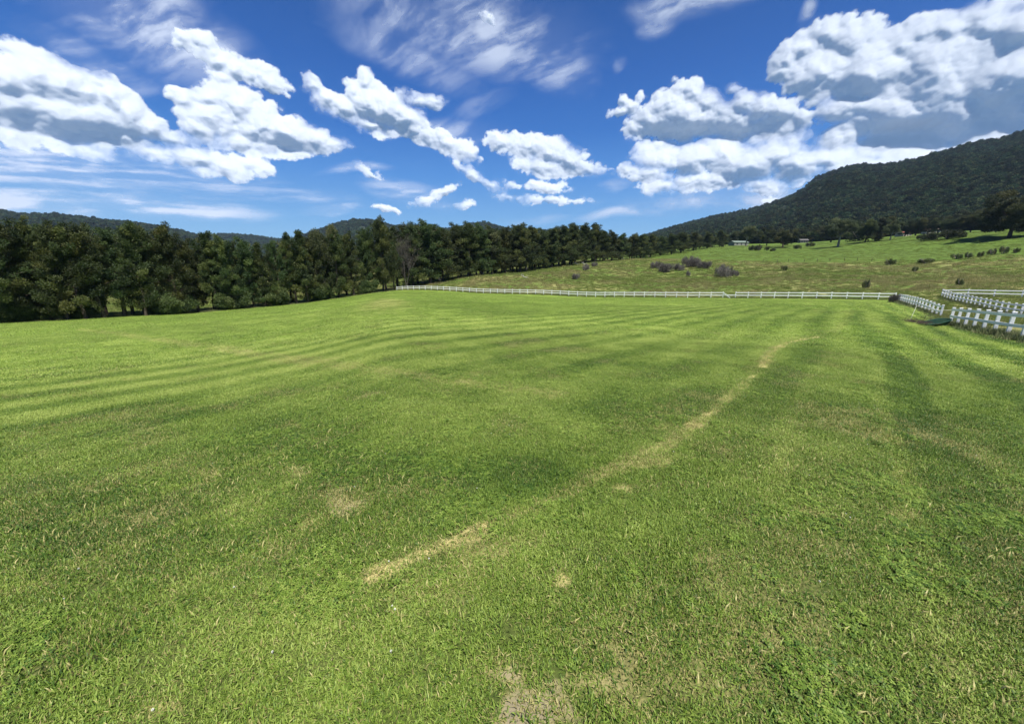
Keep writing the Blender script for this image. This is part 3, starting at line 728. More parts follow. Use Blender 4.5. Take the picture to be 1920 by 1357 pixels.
# bare grey tree by the end of the fence, and the leafless crown in the left line
def bare_thing(px, py, D, seed, label, fine=3, spread=.5, thick=.13):
    P = at_depth(px, D, 12); h = height_to(P, py); tb, tips = baretree(seed, h*.93, fine, spread, thick=thick)
    o = empty('bare_tree', tuple(P), 1.0); link('trunk', tb.mesh('trunk', M['deadtree'], True), o)
    r = np.random.default_rng(seed+5); tips = np.array(tips); n = len(tips)
    rep = np.repeat(tips, 6, 0)+r.normal(size=(n*6, 3))*.25
    v, q = leaves(rep, .40*(.6+.8*r.random(len(rep))), .10, r.normal(size=(len(rep), 3)), r)
    tw = mesh_np('twigs', v, q, None, [M['twig']], dict(tone=np.repeat(r.random(len(rep)), 4)))
    link('twigs', tw, o); tag(o, label, 'tree'); return o
bare_thing(757, 446, 123, 71, 'bare grey tree with upright twigs at the left end of the white fence', 4, .30, .13)
bare_thing(218, 428, row_depth(218)+5.5, 72, 'leafless grey tree crown sticking out of the left tree line', 4, .6, .16)

# sparse topped gum left of centre and the wispy ones over the wood
for px, py, D, w, v, lab in [(600,417,row_depth(600)+4,.55,0,'sparse topped gum rising above the left tree line'), (1050,424,205,.5,2,'wispy gum top sticking above the middle of the wood'), (1190,437,262,.5,1,'small round topped gum above the dip of the wood')]:
    P = at_depth(px, D, 14); h = height_to(P, py); tree_from(*GT[v], 'gum_tree', P, h, w, 1.3, lab, 'tree', None)

for i in range(30):
    px = 880+i*16.6+random.uniform(-5, 5); D = wood_depth(px)+18+random.uniform(0, 14)
    py = float(np.interp(px, [q[0] for q in WOOD], [q[1] for q in WOOD]))+random.uniform(3, 12)
    P = at_depth(px, D, 14); h = height_to(P, py)
    tree_from(*SO[random.randrange(8)], 'she_oak_tree', P, h, 1.5, random.uniform(0, 6.28), 'dark she-oak deep inside the wood beyond the white fence', 'tree', 'inner trees of the wood beyond the fence')

M['darkgum'] = leaf_mat('dark_gum_foliage', [(.022, .034, .014), (.036, .050, .018), (.085, .095, .028)], .2, .4)
GD = [gumtree(21, 10, 6, 'darkgum', 'bark', 16), gumtree(22, 10, 6.5, 'darkgum', 'bark', 16, low=.2), gumtree(23, 10, 6, 'darkgum', 'bark', 16, low=.15), gumtree(24, 10, 7.5, 'darkgum', 'bark', 16, flat=.6, low=.15), gumtree(25, 10, 7, 'darkgum', 'bark', 16, low=.14)]
# paddock gums on the right: px, base depth, top py, variant, width, label
PG = [(1385,372,432,0,1.1,'dark tree left of the pale shed'),(1402,330,424,1,.9,'rounded tree in front of the pale shed'),(1441,330,428,2,.8,'small dark tree between the sheds'),(1472,282,427,3,1.0,'spreading gum with small bushes round its foot'),
      (1425,420,432,1,1.2,None),(1458,430,433,4,1.2,None),(1500,420,431,0,1.2,None),(1525,400,430,1,1.2,None),(1548,380,428,4,1.2,None),(1577,242,407,0,.95,'tall lone gum with a clear trunk in the paddock'),(1562,330,420,2,1.1,None),
      (1600,330,420,1,1.1,None),(1628,246,412,4,.85,'dense olive gum left of the white-trunked gum'),(1654,250,406,4,.95,'tall dome crowned gum in the middle of the paddock'),(1676,238,413,2,.8,'gum with a thick pale trunk beside the red roofed house'),
      (1702,300,417,1,1.0,None),(1722,290,413,4,1.1,None),(1745,285,414,3,.9,None),(1765,270,411,4,.95,None),(1786,262,408,3,.85,None),(1806,255,404,4,1.0,'dark cedar-like tree with layered branches left of the big tree'),(1828,250,402,3,.9,None),(1850,245,399,4,1.0,None),(1868,240,392,3,1.0,None),
      (1640,380,420,4,1.2,None),(1690,380,422,0,1.2,None),(1588,400,425,3,1.1,None),(1772,340,408,0,1.2,None),(1820,330,400,0,1.2,None),(1880,300,388,1,1.2,None),(1412,395,434,3,1.3,None),(1448,400,434,0,1.3,None),(1486,395,432,4,1.3,None),(1513,405,429,3,1.3,None),(1540,395,427,1,1.3,None),(1608,385,422,4,1.3,None),(1662,345,417,3,1.2,None),(1712,345,412,3,1.3,None),(1752,330,408,1,1.3,None),(1796,320,402,4,1.3,None),(1840,310,394,3,1.3,None),(1862,315,388,0,1.3,None)]
nb = 0
for i, (px, D, py, v, w, lab) in enumerate(PG):
    P = at_depth(px, D, 10); h = height_to(P, py-(4 if lab is None else 1)); w *= 1.15
    if lab is None:
        lab = 'dark gum, %s tree from the left in the belt under the mountain' % ORD[sorted(q[0] for q in PG).index(px)]
    tree_from(*(GT[v] if lab and 'pale' in lab or i == 9 else GD[v]), 'gum_tree', P, h, w, i*1.7, lab, 'tree', 'gums in the paddock under the mountain')
big = gumtree(51, 10, 8.5, 'darkgum', 'bark', 16, .6, .18, 110)
P = at_depth(1908, 172, 12); h = height_to(P, 346); tree_from(*big, 'big_tree', P, h, 1.0, .6, 'huge dark dome crowned tree at the right edge of the picture', 'tree', None)

# low hedge-like thicket in the paddock + small bushes
def bush_mesh(seed, w, h, mat, n=12, per=400, ls=.16, asp=.2, up=.8):
    r = np.random.default_rng(seed); cl = []
    for i in range(n):
        a = r.random()*6.28; q = w*.5*r.random()**.6; s = .22+.2*r.random()
        cl.append((np.array([q*math.cos(a), q*math.sin(a), h*(.25+.45*r.random()*(1-(q/w)))]), (s*w*.45, s*w*.45, h*.36), r.random()))
    cm = crown_mesh('foliage', cl, r, M[mat], ls, asp, per, up, .6)
    tb = MB()
    for i in range(9):
        a = r.random()*6.28; tb.tube([(0, 0, -.1), (.25*w*math.cos(a), .25*w*math.sin(a), h*.5), (.42*w*math.cos(a), .42*w*math.sin(a), h*.85)], [.03, .02, .006], 4, False)
    return cm, tb.mesh('stem', M['greybark'])
BP = [bush_mesh(61+i, 2.2, 1.5, 'purple', 16, 2000, .20, .16, 1.2) for i in range(3)]
BG = [bush_mesh(66+i, 2.0, 1.4, 'darkgum', 18, 1500, .13, .42, .3) for i in range(3)]
RU = [bush_mesh(71+i, 1.0, 1.3, 'weed', 8, 2600, .26, .10, 2.0) for i in range(2)]
def bush(protos, v, px, py, wpx, hpx, name, lab, cat, group):
    P = ground_at(px, py); dep = P[1]*CP-(P[2]-EYE)*SP
    w = wpx*dep/F_*.88; h = hpx*dep/F_*.85; cm, sm = protos[v % len(protos)]
    bw = {id(BP): 2.2, id(BG): 2.0, id(RU): 1.0}[id(protos)]; bh = {id(BP): 1.5, id(BG): 1.4, id(RU): 1.3}[id(protos)]
    o = empty(name, tuple(P), px*.37, (w/bw, w/bw, h/bh*1.1)); link('foliage', cm, o); link('stem', sm, o); tag(o, lab, cat, group)
for i, (px, py, w, h, lab) in enumerate([(1232,503,22,15,'small grey shrub at the left of the grey thicket in the pasture'),(1252,510,36,20,'wide mauve-grey shrub, lowest of the thicket in the pasture'),(1272,508,20,16,'narrow grey shrub tucked between the two big grey shrubs'),
        (1293,501,34,24,'tallest mauve-grey shrub at the middle of the thicket'),(1322,503,30,16,'pale grey shrub at the right of the thicket'),(1354,519,36,26,'lone rounded grey shrub below and right of the thicket'),(1374,518,18,14,'low grey shrub against the lone rounded one'),
        (1081,524,18,14,'lone grey-brown shrub in the left of the pasture'),(1098,507,16,14,'pale dead shrub below the fallen white branches'),(1115,500,12,10,'little grey shrub under the edge of the wood'),(1677,567,18,20,'brown twiggy shrub smothering the fence corner'),
        (1290,518,8,12,'thin grey shrub standing below the grey thicket')]):
    bush(BP, i, px, py, w, h, 'grey_shrub', lab, 'shrub', 'grey shrubs in the pasture')
for i, (px, py, w, h, lab) in enumerate([(1715,510,10,12,'green-grey rush clump on the slope behind the right fence gap'),(1798,536,12,17,'dark upright rush clump standing alone above the right fence'),(1793,486,18,12,'rush clump, leftmost of the row along the rough strip'),
        (1815,484,12,13,'leaning rush clump second in the row along the rough strip'),(1838,482,12,12,'rush clump in the middle of the row along the rough strip'),(1858,478,14,14,'rush clump left of the tallest one in the row'),(1880,476,16,17,'tallest rush clump of the row along the rough strip'),
        (1905,474,12,11,'rush clump at the right edge of the picture'),(1470,508,12,12,'rush clump in the pale pasture grass'),(1622,541,16,20,'brown reedy clump near the fence corner'),(1735,494,26,11,'broad low rush clump at the left of the rough strip'),(1668,497,20,14,'mauve seeding rush clump in the middle of the pasture')]):
    bush(RU, i, px, py, w, h, 'rush_clump', lab, 'plant', 'rush clumps in the pasture')
for i, (px, py, w, h, lab) in enumerate([(1410,470,16,11,'small round bush, left of a pair below the pale shed'),(1422,470,14,13,'small bush touching the right of its pair below the shed'),(1437,470,9,10,'little round bush left of the spreading gum'),(1449,471,12,6,'flat little bush at the foot of the spreading gum'),
        (1356,463,9,7,'tiny bush at the end of the wood'),(1495,467,16,10,'bush right of the spreading gum'),(1520,462,16,9,'low bush between the spreading gum and the lone gum'),(1748,450,34,17,'dark thicket bush at the left of the hedge before the houses'),
        (1775,448,40,22,'dark thicket bush in the middle of the hedge before the houses'),(1797,446,26,15,'dark thicket bush at the right of the hedge before the houses'),(1612,452,40,24,'dense dark bush between the lone gum and the dome crowned gum'),(1640,452,26,20,'dense dark bush left of the pale trunk'),
        (1728,450,20,12,'brownish bush before the red roofed house')]):
    bush(BG, i, px, py, w, h, 'bush', lab, 'bush', 'green bushes in the paddock')

# ------------------------------------------------------------------ hills
def hill(name, sky, Rr, r0, z0, az_l, az_r, na_, nr_, rough, seed, mat, crown_sp, crown_s, lab, back_=1.5):
    """sky: list of (px, py) skyline points; the ridge stands at distance Rr(px)"""
    pa = []; pe = []
    for px, py in sky:
        d = ray(px, py); pa.append(math.atan2(d[0], d[1])); pe.append(d[2]/math.hypot(d[0], d[1]))
    az = np.linspace(az_l, az_r, na_); el = np.interp(az, pa, pe)
    ridge = np.interp(az, [az_l, az_r], Rr)
    s = np.linspace(0, back_, nr_)
    S, A = np.meshgrid(s, az, indexing='xy'); Rg = ridge[:, None]
    r = r0+(Rg-r0)*S
    X = r*np.sin(A); Y = r*np.cos(A)
    zr = (EYE+el*ridge)[:, None]
    up = S**1.15*(1+.0*S); dn = 1-(S-1)**2*1.2
    prof = np.where(S < 1, up, dn)
    k1 = (fbm(X/(rough*7), Y/(rough*7), 5, seed)-.5); k2_ = np.abs(fbm(X/(rough*3), Y/(rough*3), 4, seed+9)-.5)
    Zh = z0+(zr-z0)*prof+np.minimum(prof, 1)*(1-np.minimum(prof, 1)*.75)*(zr-z0)*(k1*1.1-k2_*.7)
    ang = (Zh-EYE)/r; mx_ = ang.max(1)
    corr = (el-(z0-EYE)/r0)/(mx_-(z0-EYE)/r0)
    Zh = z0+(Zh-z0)*np.clip(corr, .3, 3)[:, None]
    for _ in range(3):
        ang = (Zh-EYE)/r; mx_ = ang.max(1); Zh = z0+(Zh-z0)*np.clip((el*ridge-z0)/(mx_*ridge-z0+1e-6), .5, 2)[:, None]
    V = np.stack([X, Y, Zh], -1).reshape(-1, 3); I = np.arange(na_*nr_).reshape(na_, nr_)
    Q = np.stack([I[:-1, :-1], I[:-1, 1:], I[1:, 1:], I[1:, :-1]], -1).reshape(-1, 4)
    h = link(name, mesh_np(name, V, Q, None, [mat], None, True)); tag(h, kind='structure')
    # forest canopy over it
    n = int(np.sum(np.gradient(az)[:, None]*r*np.gradient(s)[None, :]*(Rg-r0))/(crown_sp**2)*1.0)
    ai = RNG.random(n)*(na_-1.001); si = RNG.random(n)**.75*(nr_-1.001)*min(1, 1.12/back_)
    i0 = ai.astype(int); j0 = si.astype(int); fa_ = ai-i0; fb = si-j0
    def bil(G): return (G[i0, j0]*(1-fa_)+G[i0+1, j0]*fa_)*(1-fb)+(G[i0, j0+1]*(1-fa_)+G[i0+1, j0+1]*fa_)*fb
    px_, py_, pz_ = bil(X), bil(Y), bil(Zh)
    sc = crown_s*(.6+.7*RNG.random(n)**1.5)
    pts = np.stack([px_, py_, pz_-sc*.2], -1)
    return pts, sc
M['hill'] = simple_mat('hill_soil', (.026, .036, .020), (.038, .046, .026), .02, .95, .1, .3, .5)
def canopy_proto(seed, mat):
    r = np.random.default_rng(seed); cl = []
    for i in range(7):
        a = r.random()*6.28; q = .33*r.random()**.5; cl.append((np.array([q*math.cos(a), q*math.sin(a), .30+.32*r.random()]), (.24, .24, .2), r.random()))
    cl.append((np.array([0, 0, .15]), (.3, .3, .2), .3))
    return proto('canopy_crown', crown_mesh('canopy_crown', cl, r, mat, .11, .6, 1500, .1, 1.0))
CN = [canopy_proto(81+i, M['forest']) for i in range(5)]
def forest(name, pts, sc, lab, attrs=None):
    n = len(pts); rot = np.stack([(RNG.random(n)-.5)*.3, (RNG.random(n)-.5)*.3, RNG.random(n)*6.283], -1)
    scl = np.stack([sc, sc, sc*(.7+.5*RNG.random(n))], -1)
    scatter(name, pts, rot, scl, RNG.integers(0, len(CN), n), CN, None, lab, 'forest')
RSKY = [(1100,470),(1170,452),(1205,441),(1240,430),(1340,404),(1400,393),(1461,375),(1485,366),(1509,351),(1527,334),(1551,324),(1582,315),(1600,310),(1642,309),(1687,305),(1718,299),(1772,284),(1823,269),(1869,262),(1920,247),(2100,220),(2500,200)]
azf = lambda px: math.atan2(*(lambda d: (d[0], d[1]))(ray(px, 430)))
pts, sc = hill('hill', [(a, b+3) for a, b in RSKY], (2300, 1350), 470, 12, azf(1120), R(72), 420, 170, 70, 401, M['hill'], 9.5, 15, None)
forest('forest', pts, sc, 'dense dark forest covering the steep mountain on the right')
LSKY = [(-900,400),(-200,388),(0,394),(42,402),(104,402),(146,406),(188,412),(229,416),(292,423),(333,431),(375,441),(400,450),(440,462),(700,480)]
pts, sc = hill('hill', [(a, b+2) for a, b in LSKY], (2300, 2900), 1100, -4, R(-72), azf(460), 300, 90, 110, 431, M['hill'], 15, 21, None, 1.35)
forest('forest', pts, sc, 'blue-green forest covering the long ridge on the far left')
L2 = [(330,470),(370,446),(388,441),(432,439),(480,442),(505,447),(534,449),(600,462),(700,480)]
pts, sc = hill('hill', [(a, b+2) for a, b in L2], (3300, 3300), 1700, -4, azf(330), azf(640), 160, 70, 110, 451, M['hill'], 18, 24, None, 1.3)
forest('forest', pts, sc, 'forest on the low far ridge between the left ridge and the rounded hill')
CS = [(500,470),(545,450),(565,442),(617,424),(640,416),(665,412),(701,413),(734,422),(763,424),(800,428),(833,429),(860,424),(887,418),(908,416),(933,423),(956,429),(1002,430),(1023,431),(1080,440),(1180,460)]
pts, sc = hill('hill', [(a, b+2) for a, b in CS], (2500, 2500), 1200, -4, azf(500), azf(1180), 260, 80, 90, 461, M['hill'], 14, 20, None, 1.3)
forest('forest', pts, sc, 'forest on the rounded central hills behind the wood')
# lower wooded belt at the mountain foot
n = 5200; a = RNG.uniform(azf(1360), R(66), n); r = RNG.uniform(440, 720, n)
x = r*np.sin(a); y = r*np.cos(a); k_ = (r > np.interp(a, [azf(1360), azf(1700), R(66)], [470, 500, 480])); x, y = x[k_], y[k_]
sc = 9*(.6+.7*RNG.random(len(x))); forest('forest', np.stack([x, y, terrain(x, y)+sc*.05], -1), sc, 'belt of forest at the foot of the mountain behind the paddock')
n = 2600; a = RNG.uniform(R(-66), azf(1340), n); r = RNG.uniform(420, 800, n); x = r*np.sin(a); y = r*np.cos(a); sc = 10*(.6+.7*RNG.random(n))
forest('forest', np.stack([x, y, terrain(x, y)], -1), sc, 'far woodland on the valley floor glimpsed behind the tree line')

# ------------------------------------------------------------------ fences
def post_mesh(seed, h=1.17, w=.14):
    m = MB(); m.box((0, 0, h/2-.2), (w, w, h+.4-.02), None, .008); k_ = MB(); k_.box((0, 0, h+.012), (w+.03, w+.03, .04), None, .012); return m.mesh('post', M['paint']), k_.mesh('cap', M['paint'])
POST, CAP = post_mesh(1)
def rail_mesh(P, Q, th=.045, wd=.15):
    P = np.array(P); Q = np.array(Q); d = Q-P; L = np.linalg.norm(d); d /= L; s = np.cross(d, [0, 0, 1.]); s /= np.linalg.norm(s); u = np.cross(s, d)
    m = MB(); m.box((P+Q)/2, (L-.006, th, wd), np.stack([d, -s, u], 1), .006); return m.mesh('rail', M['paint'])
def fence(name, P, Q, spacing, lab, group, n=None, skip_top=(), side_=1, span=2, base_h=1.16, fixed=None):
    P = np.array(P, float); Q = np.array(Q, float); L = np.linalg.norm(Q-P); d = (Q-P)/L
    n = n or int(round(L/spacing)); nrmv = np.array([-d[1], d[0]])*side_
    o = empty(name, (P[0], P[1], gz(*P))); inv = np.array(o.location)
    tag(o, lab, 'fence', group); pp = []
    rz = math.atan2(d[1], d[0])
    for i in range(n+1):
        q = P+d*L*i/n; z = gz(*q); z += 0; pp.append(np.array([q[0], q[1], z]))
        c = bpy.data.objects.new('post', POST); C.objects.link(c); c.parent = o; cp_ = bpy.data.objects.new('cap', CAP); C.objects.link(cp_); cp_.parent = c
        c.location = pp[-1]-inv; c.rotation_euler = (random.gauss(0, .012), random.gauss(0, .012), rz+random.gauss(0, .02))
    off = np.array([nrmv[0], nrmv[1], 0])*(.07+.0235)
    for i in range(0, n, 1):
        for hh, nm in ((1.03, 'top'), (.56, 'low')):
            if nm == 'top' and i in skip_top: continue
            a = pp[i]+off+np.array([0, 0, hh+random.gauss(0, .008)])-inv; b = pp[i+1]+off+np.array([0, 0, hh+random.gauss(0, .008)])-inv
            link('rail', rail_mesh(a, b), o)
    return o, pp, inv, off, d
oA, ppA, invA, offA, dA_ = fence('post_and_rail_fence', A_l, A_r, 2.12, 'long white two-rail fence across the far end of the lawn with one fallen rail', None, None, (), -1)
# where the fence is broken: drop the top rail of one bay (its far end lies on the grass)
bi = min(range(len(ppA)-1), key=lambda i: abs((lambda q: 960+F_*q[0]/(q[1]*CP-(q[2]-EYE)*SP))(ppA[i])-1357.5))
rails = [c for c in oA.children if c.name.startswith('rail')]
rails.sort(key=lambda c: c.name if '.' in c.name else 'rail.000')
rl = rails[2*bi]; 
a = ppA[bi]+offA+np.array([0, 0, 1.05])-invA; b3 = ppA[bi]+(ppA[bi+1]-ppA[bi])*.60+np.array([offA[0], offA[1], 0])*6+np.array([0, 0, .02])-invA
rl.data = rail_mesh(a, b3, .05, .15); rl['label'] = 'fallen top rail sloping from its post down to the grass'
fence('post_and_rail_fence', B_f, B_n, 2.0, 'white two-rail fence coming forward from the corner, seen end on, left of the gate gap', 'lane fences on the right', None, (), -1)
eC = C_f+nrm(C_n-C_f)*1.95*13
fence('post_and_rail_fence', C_f, eC, 1.95, 'nearest white two-rail fence, running off the right edge past the dark green trough', 'lane fences on the right', None, (), -1)
eD = D_f+nrm(D_n-D_f)*2.0*24
fence('post_and_rail_fence', D_f, eD, 2.0, 'white two-rail fence on the far side of the lane, behind the nearest one', 'lane fences on the right', None, (), -1)
eE = E_f+nrm(E_n-E_f)*2.9*9
fence('post_and_rail_fence', E_f, eE, 2.9, 'white two-rail fence running level to the right edge behind the lane', 'lane fences on the right', None, (), -1)

# low dark green trough in the gate gap
M['green'] = simple_mat('green_plastic', (.005, .018, .011), (.010, .030, .018), 4, .7, .08, .1, .005)
tp = ground_at(1728, 610); tq = ground_at(1776, 610)
Lw = max(1.6, np.linalg.norm(tq[:2]-tp[:2])*.9)
tr_o = empty('trough', (float((tp[0]+tq[0])/2), float((tp[1]+tq[1])/2), gz((tp[0]+tq[0])/2, (tp[1]+tq[1])/2)), math.atan2(tq[1]-tp[1], tq[0]-tp[0]))
tag(tr_o, 'long low dark green trough lying in weeds in the fence gap', 'trough')
def oval(Lx, Ly, z, n=28, pw=.75):
    return np.array([(Lx/2*np.sign(math.cos(a))*abs(math.cos(a))**pw, Ly/2*np.sign(math.sin(a))*abs(math.sin(a))**pw, z) for a in np.linspace(0, 2*math.pi, n, endpoint=False)])
rings = [oval(Lw*.9, .55, -.02), oval(Lw*.97, .66, .14), oval(Lw, .72, .23), oval(Lw+.07, .79, .245), oval(Lw+.07, .79, .275), oval(Lw-.03, .69, .275), oval(Lw*.93, .58, .06)]
mT = MB(); n = 28; Q = []
for i in range(len(rings)-1): Q += [(i*n+k_, i*n+(k_+1) % n, (i+1)*n+(k_+1) % n, (i+1)*n+k_) for k_ in range(n)]
V = np.concatenate(rings+[np.array([[0, 0, .08]])]); T = [(6*n+k_, 6*n+(k_+1) % n, len(V)-1) for k_ in range(n)]
mT.add(V, Q, T); link('tub', mT.mesh('tub', M['green'], True), tr_o)
mR = MB(); rr_ = oval(Lw+.06, .78, .29); mR.tube(np.vstack([rr_, rr_[:1]]), [.018]*29, 6, False); link('rim', mR.mesh('rim', simple_mat('green_rim', (.014, .045, .030), (.025, .07, .045), 4, .6, .15, .05, .002), True), tr_o)

# slack white tape across the gap, drooping to a pile of twigs
Pg = np.array([C_f[0], C_f[1], gz(*C_f)+1.0]); e0 = ground_at(1711, 602); e1 = e0+np.array([0, 0, 1.0])
mt_ = MB(); ts = np.linspace(0, 1, 14); pts_ = [Pg+(e1-Pg)*t_+np.array([0, 0, -.10*math.sin(math.pi*t_)]) for t_ in ts]+[e0+np.array([-.2, -.1, .5]), e0+np.array([-.5, -.3, .03])]
mt_.tube(pts_, [.010]*len(pts_), 5); o = link('gate_tape', mt_.mesh('gate_tape', simple_mat('pale_tape', (.5, .5, .42), (.65, .65, .55), 9, .6, .3, .05, .001), True)); tag(o, 'thin pale tape strung across the gap between the fences', 'tape')
# brush pile
r = np.random.default_rng(5); mb_ = MB()
for i in range(110):
    c = np.array([r.normal()*.42, r.normal()*.25, abs(r.normal())*.10]); d = r.normal(size=3)*np.array([.24, .2, .12]); mb_.tube([c-d, c+(r.random(3)-.5)*.1, c+d], [.012, .009, .003], 4, False)
bp = link('twig_pile', mb_.mesh('twig_pile', M['bark'])); e = ground_at(1712, 606); bp.location = tuple(e); tag(bp, 'low heap of dark twigs on the grass left of the trough', 'twigs')

# dark long grass and weeds along the fence feet
WP = [tri_proto('weed_tuft', 90, .28, .30, .022, .8, 700+i, M['weed']) for i in range(3)]
def along(P, Q, n, wdt, seed, sc=1., o1=0.):
    r = np.random.default_rng(seed); t_ = r.random(n); P = np.array(P); Q = np.array(Q); d = nrm(Q-P); nv = np.array([-d[1], d[0]])
    q = P+(Q-P)*t_[:, None]+nv*(r.normal(size=n)*wdt+o1)[:, None]
    s = sc*(.5+.9*fbm(q[:, 0]/2.2, q[:, 1]/2.2, 3, seed))*(.6+.6*r.random(n)); return q, s
qs = []; ss = []
for (P, Q, n, w, sc_, o1) in [(A_l, A_r, 2300, .35, .9, .15), (B_f, B_n, 420, .35, 1.2, 0), (C_f, eC, 800, .32, 1.0, 0), (D_f, eD, 700, .4, 1.1, 0), (E_f, eE, 320, .5, 1.3, 0), (T_l, T_r, 2200, .5, 1.2, 0), (B_n, C_f, 200, .6, .9, 0)]:
    q, s = along(P, Q, n, w, 900+len(qs), sc_, o1); qs.append(q); ss.append(s)
q = np.concatenate(qs); s = np.concatenate(ss); n = len(q)
scatter('weeds', np.stack([q[:, 0], q[:, 1], terrain(q[:, 0], q[:, 1])-.02], -1), np.stack([np.zeros(n), np.zeros(n), RNG.random(n)*6.28], -1), np.stack([s, s, s], -1), RNG.integers(0, 3, n), WP, None, 'long dark weedy grass growing along the feet of the fences', 'weeds')

# fallen pale branches at the edge of the wood
for i, (px, py, lab) in enumerate([(1083,497,'fallen pale branch under the wood, left one of two'),(1097,497,'fallen pale branch under the wood, right one of two'),(985,522,'bleached branch lying on the slope below the wood')]):
    P = ground_at(px, py); m = MB(); m.tube([(-1.9, 0, 1.2), (-.4, .1, .5), (1.6, 0, .05)], [.07, .10, .12], 6); m.tube([(-.4, .1, .5), (-.8, .4, 1.3), (-1.2, .6, 1.7)], [.06, .04, .02], 5)
    m.tube([(.3, 0, .35), (.9, -.4, .9)], [.05, .02], 5)
    o = link('fallen_branch', m.mesh('fallen_branch', simple_mat('bleached_wood', (.35, .33, .3), (.5, .48, .44), 5, .9, .1, .3, .01), True)); o.location = tuple(P); o.rotation_euler = (0, 0, i*.3); tag(o, lab, 'branch', 'fallen branches by the wood')

# old wooden posts of the wire fence across the paddock
mpst = MB(); mpst.tube([(0, 0, -.3), (.02, 0, .7), (0, .02, 1.35)], [.09, .085, .08], 7); mp_me = mpst.mesh('paddock_post', M['bark'], True)
pps = [(1396,493),(1430,492),(1457,492),(1478,491),(1508,491),(1532,491),(1556,490),(1583,489),(1607,489),(1634,490)]
for i, (px, py) in enumerate(pps):
    o = link('paddock_post', mp_me); o.location = tuple(ground_at(px, py)); o.rotation_euler = (random.gauss(0, .06), random.gauss(0, .06), i)
    tag(o, 'old dark fence post in the pasture, %s from the left of the line' % ORD[i], 'post', 'old posts across the pasture')

# ------------------------------------------------------------------ distant houses
def house(px, D, w, dp, h, rh, wallc, roofc, lab, rz=0., lift=0.):
    P = at_depth(px, D); o = empty('house', (P[0], P[1], P[2]-.3+lift), rz); tag(o, lab, 'house', None)
    wm = simple_mat('house_wall', tuple(.85*c_ for c_ in wallc), wallc, 1.5, .8, .2, .1, .01); rm = simple_mat('house_roof', tuple(.8*c_ for c_ in roofc), roofc, 1.0, .75, .08, .2, .02)
    m = MB(); m.box((0, 0, h/2), (w, dp, h)); m.add([(-w/2, -dp/2, h), (-w/2, dp/2, h), (-w/2, 0, h+rh), (w/2, -dp/2, h), (w/2, dp/2, h), (w/2, 0, h+rh)], (), [(0, 1, 2), (3, 5, 4)]); link('wall', m.mesh('wall', wm), o)
    m = MB(); e = .5; sl = rh/(dp/2)
    for s_ in (-1, 1):
        a = np.array([(-w/2-e, s_*(dp/2+e), h-e*sl), (w/2+e, s_*(dp/2+e), h-e*sl), (w/2+e, 0, h+rh), (-w/2-e, 0, h+rh)]); b = a+np.array([0, 0, .16]); a = a+np.array([0, 0, .02])
        m.add(np.vstack([a, b]), [(0, 1, 2, 3), (4, 5, 6, 7), (0, 1, 5, 4), (1, 2, 6, 5), (2, 3, 7, 6), (3, 0, 4, 7)])
    link('roof', m.mesh('roof', rm), o)
    gm = simple_mat('window_glass', (.03, .035, .04), (.05, .055, .06), 1, .15, .6, 0, .001)
    for k_ in range(3):
        m = MB(); m.box((-w*.3+k_*w*.3, -dp/2-.02, h*.52), (1.5 if k_ != 1 else 1.0, .08, 1.2 if k_ != 1 else 2.0)); link('window' if k_ != 1 else 'door', m.mesh('window', gm), o)
house(1384, 352, 14, 8, 2.6, 1.5, (.24, .25, .22), (.15, .19, .16), 'long pale green roofed shed beyond the end of the wood', .15)
house(1505, 368, 6.5, 6, 2.4, 1.2, (.16, .15, .135), (.12, .115, .11), 'small grey farm shed half hidden behind the paddock trees', -.2)
house(1693, 322, 7.5, 7, 2.6, 1.5, (.36, .30, .25), (.20, .07, .05), 'red roofed house between the paddock trees', .1)
house(1745, 318, 9, 7, 2.5, 1.3, (.38, .33, .27), (.24, .19, .15), 'cream house with a tan roof behind the dark hedge', -.1)
house(1856, 255, 4.5, 5, 2.4, 1.0, (.6, .6, .58), (.42, .44, .44), 'small white building glimpsed left of the huge tree', .1)

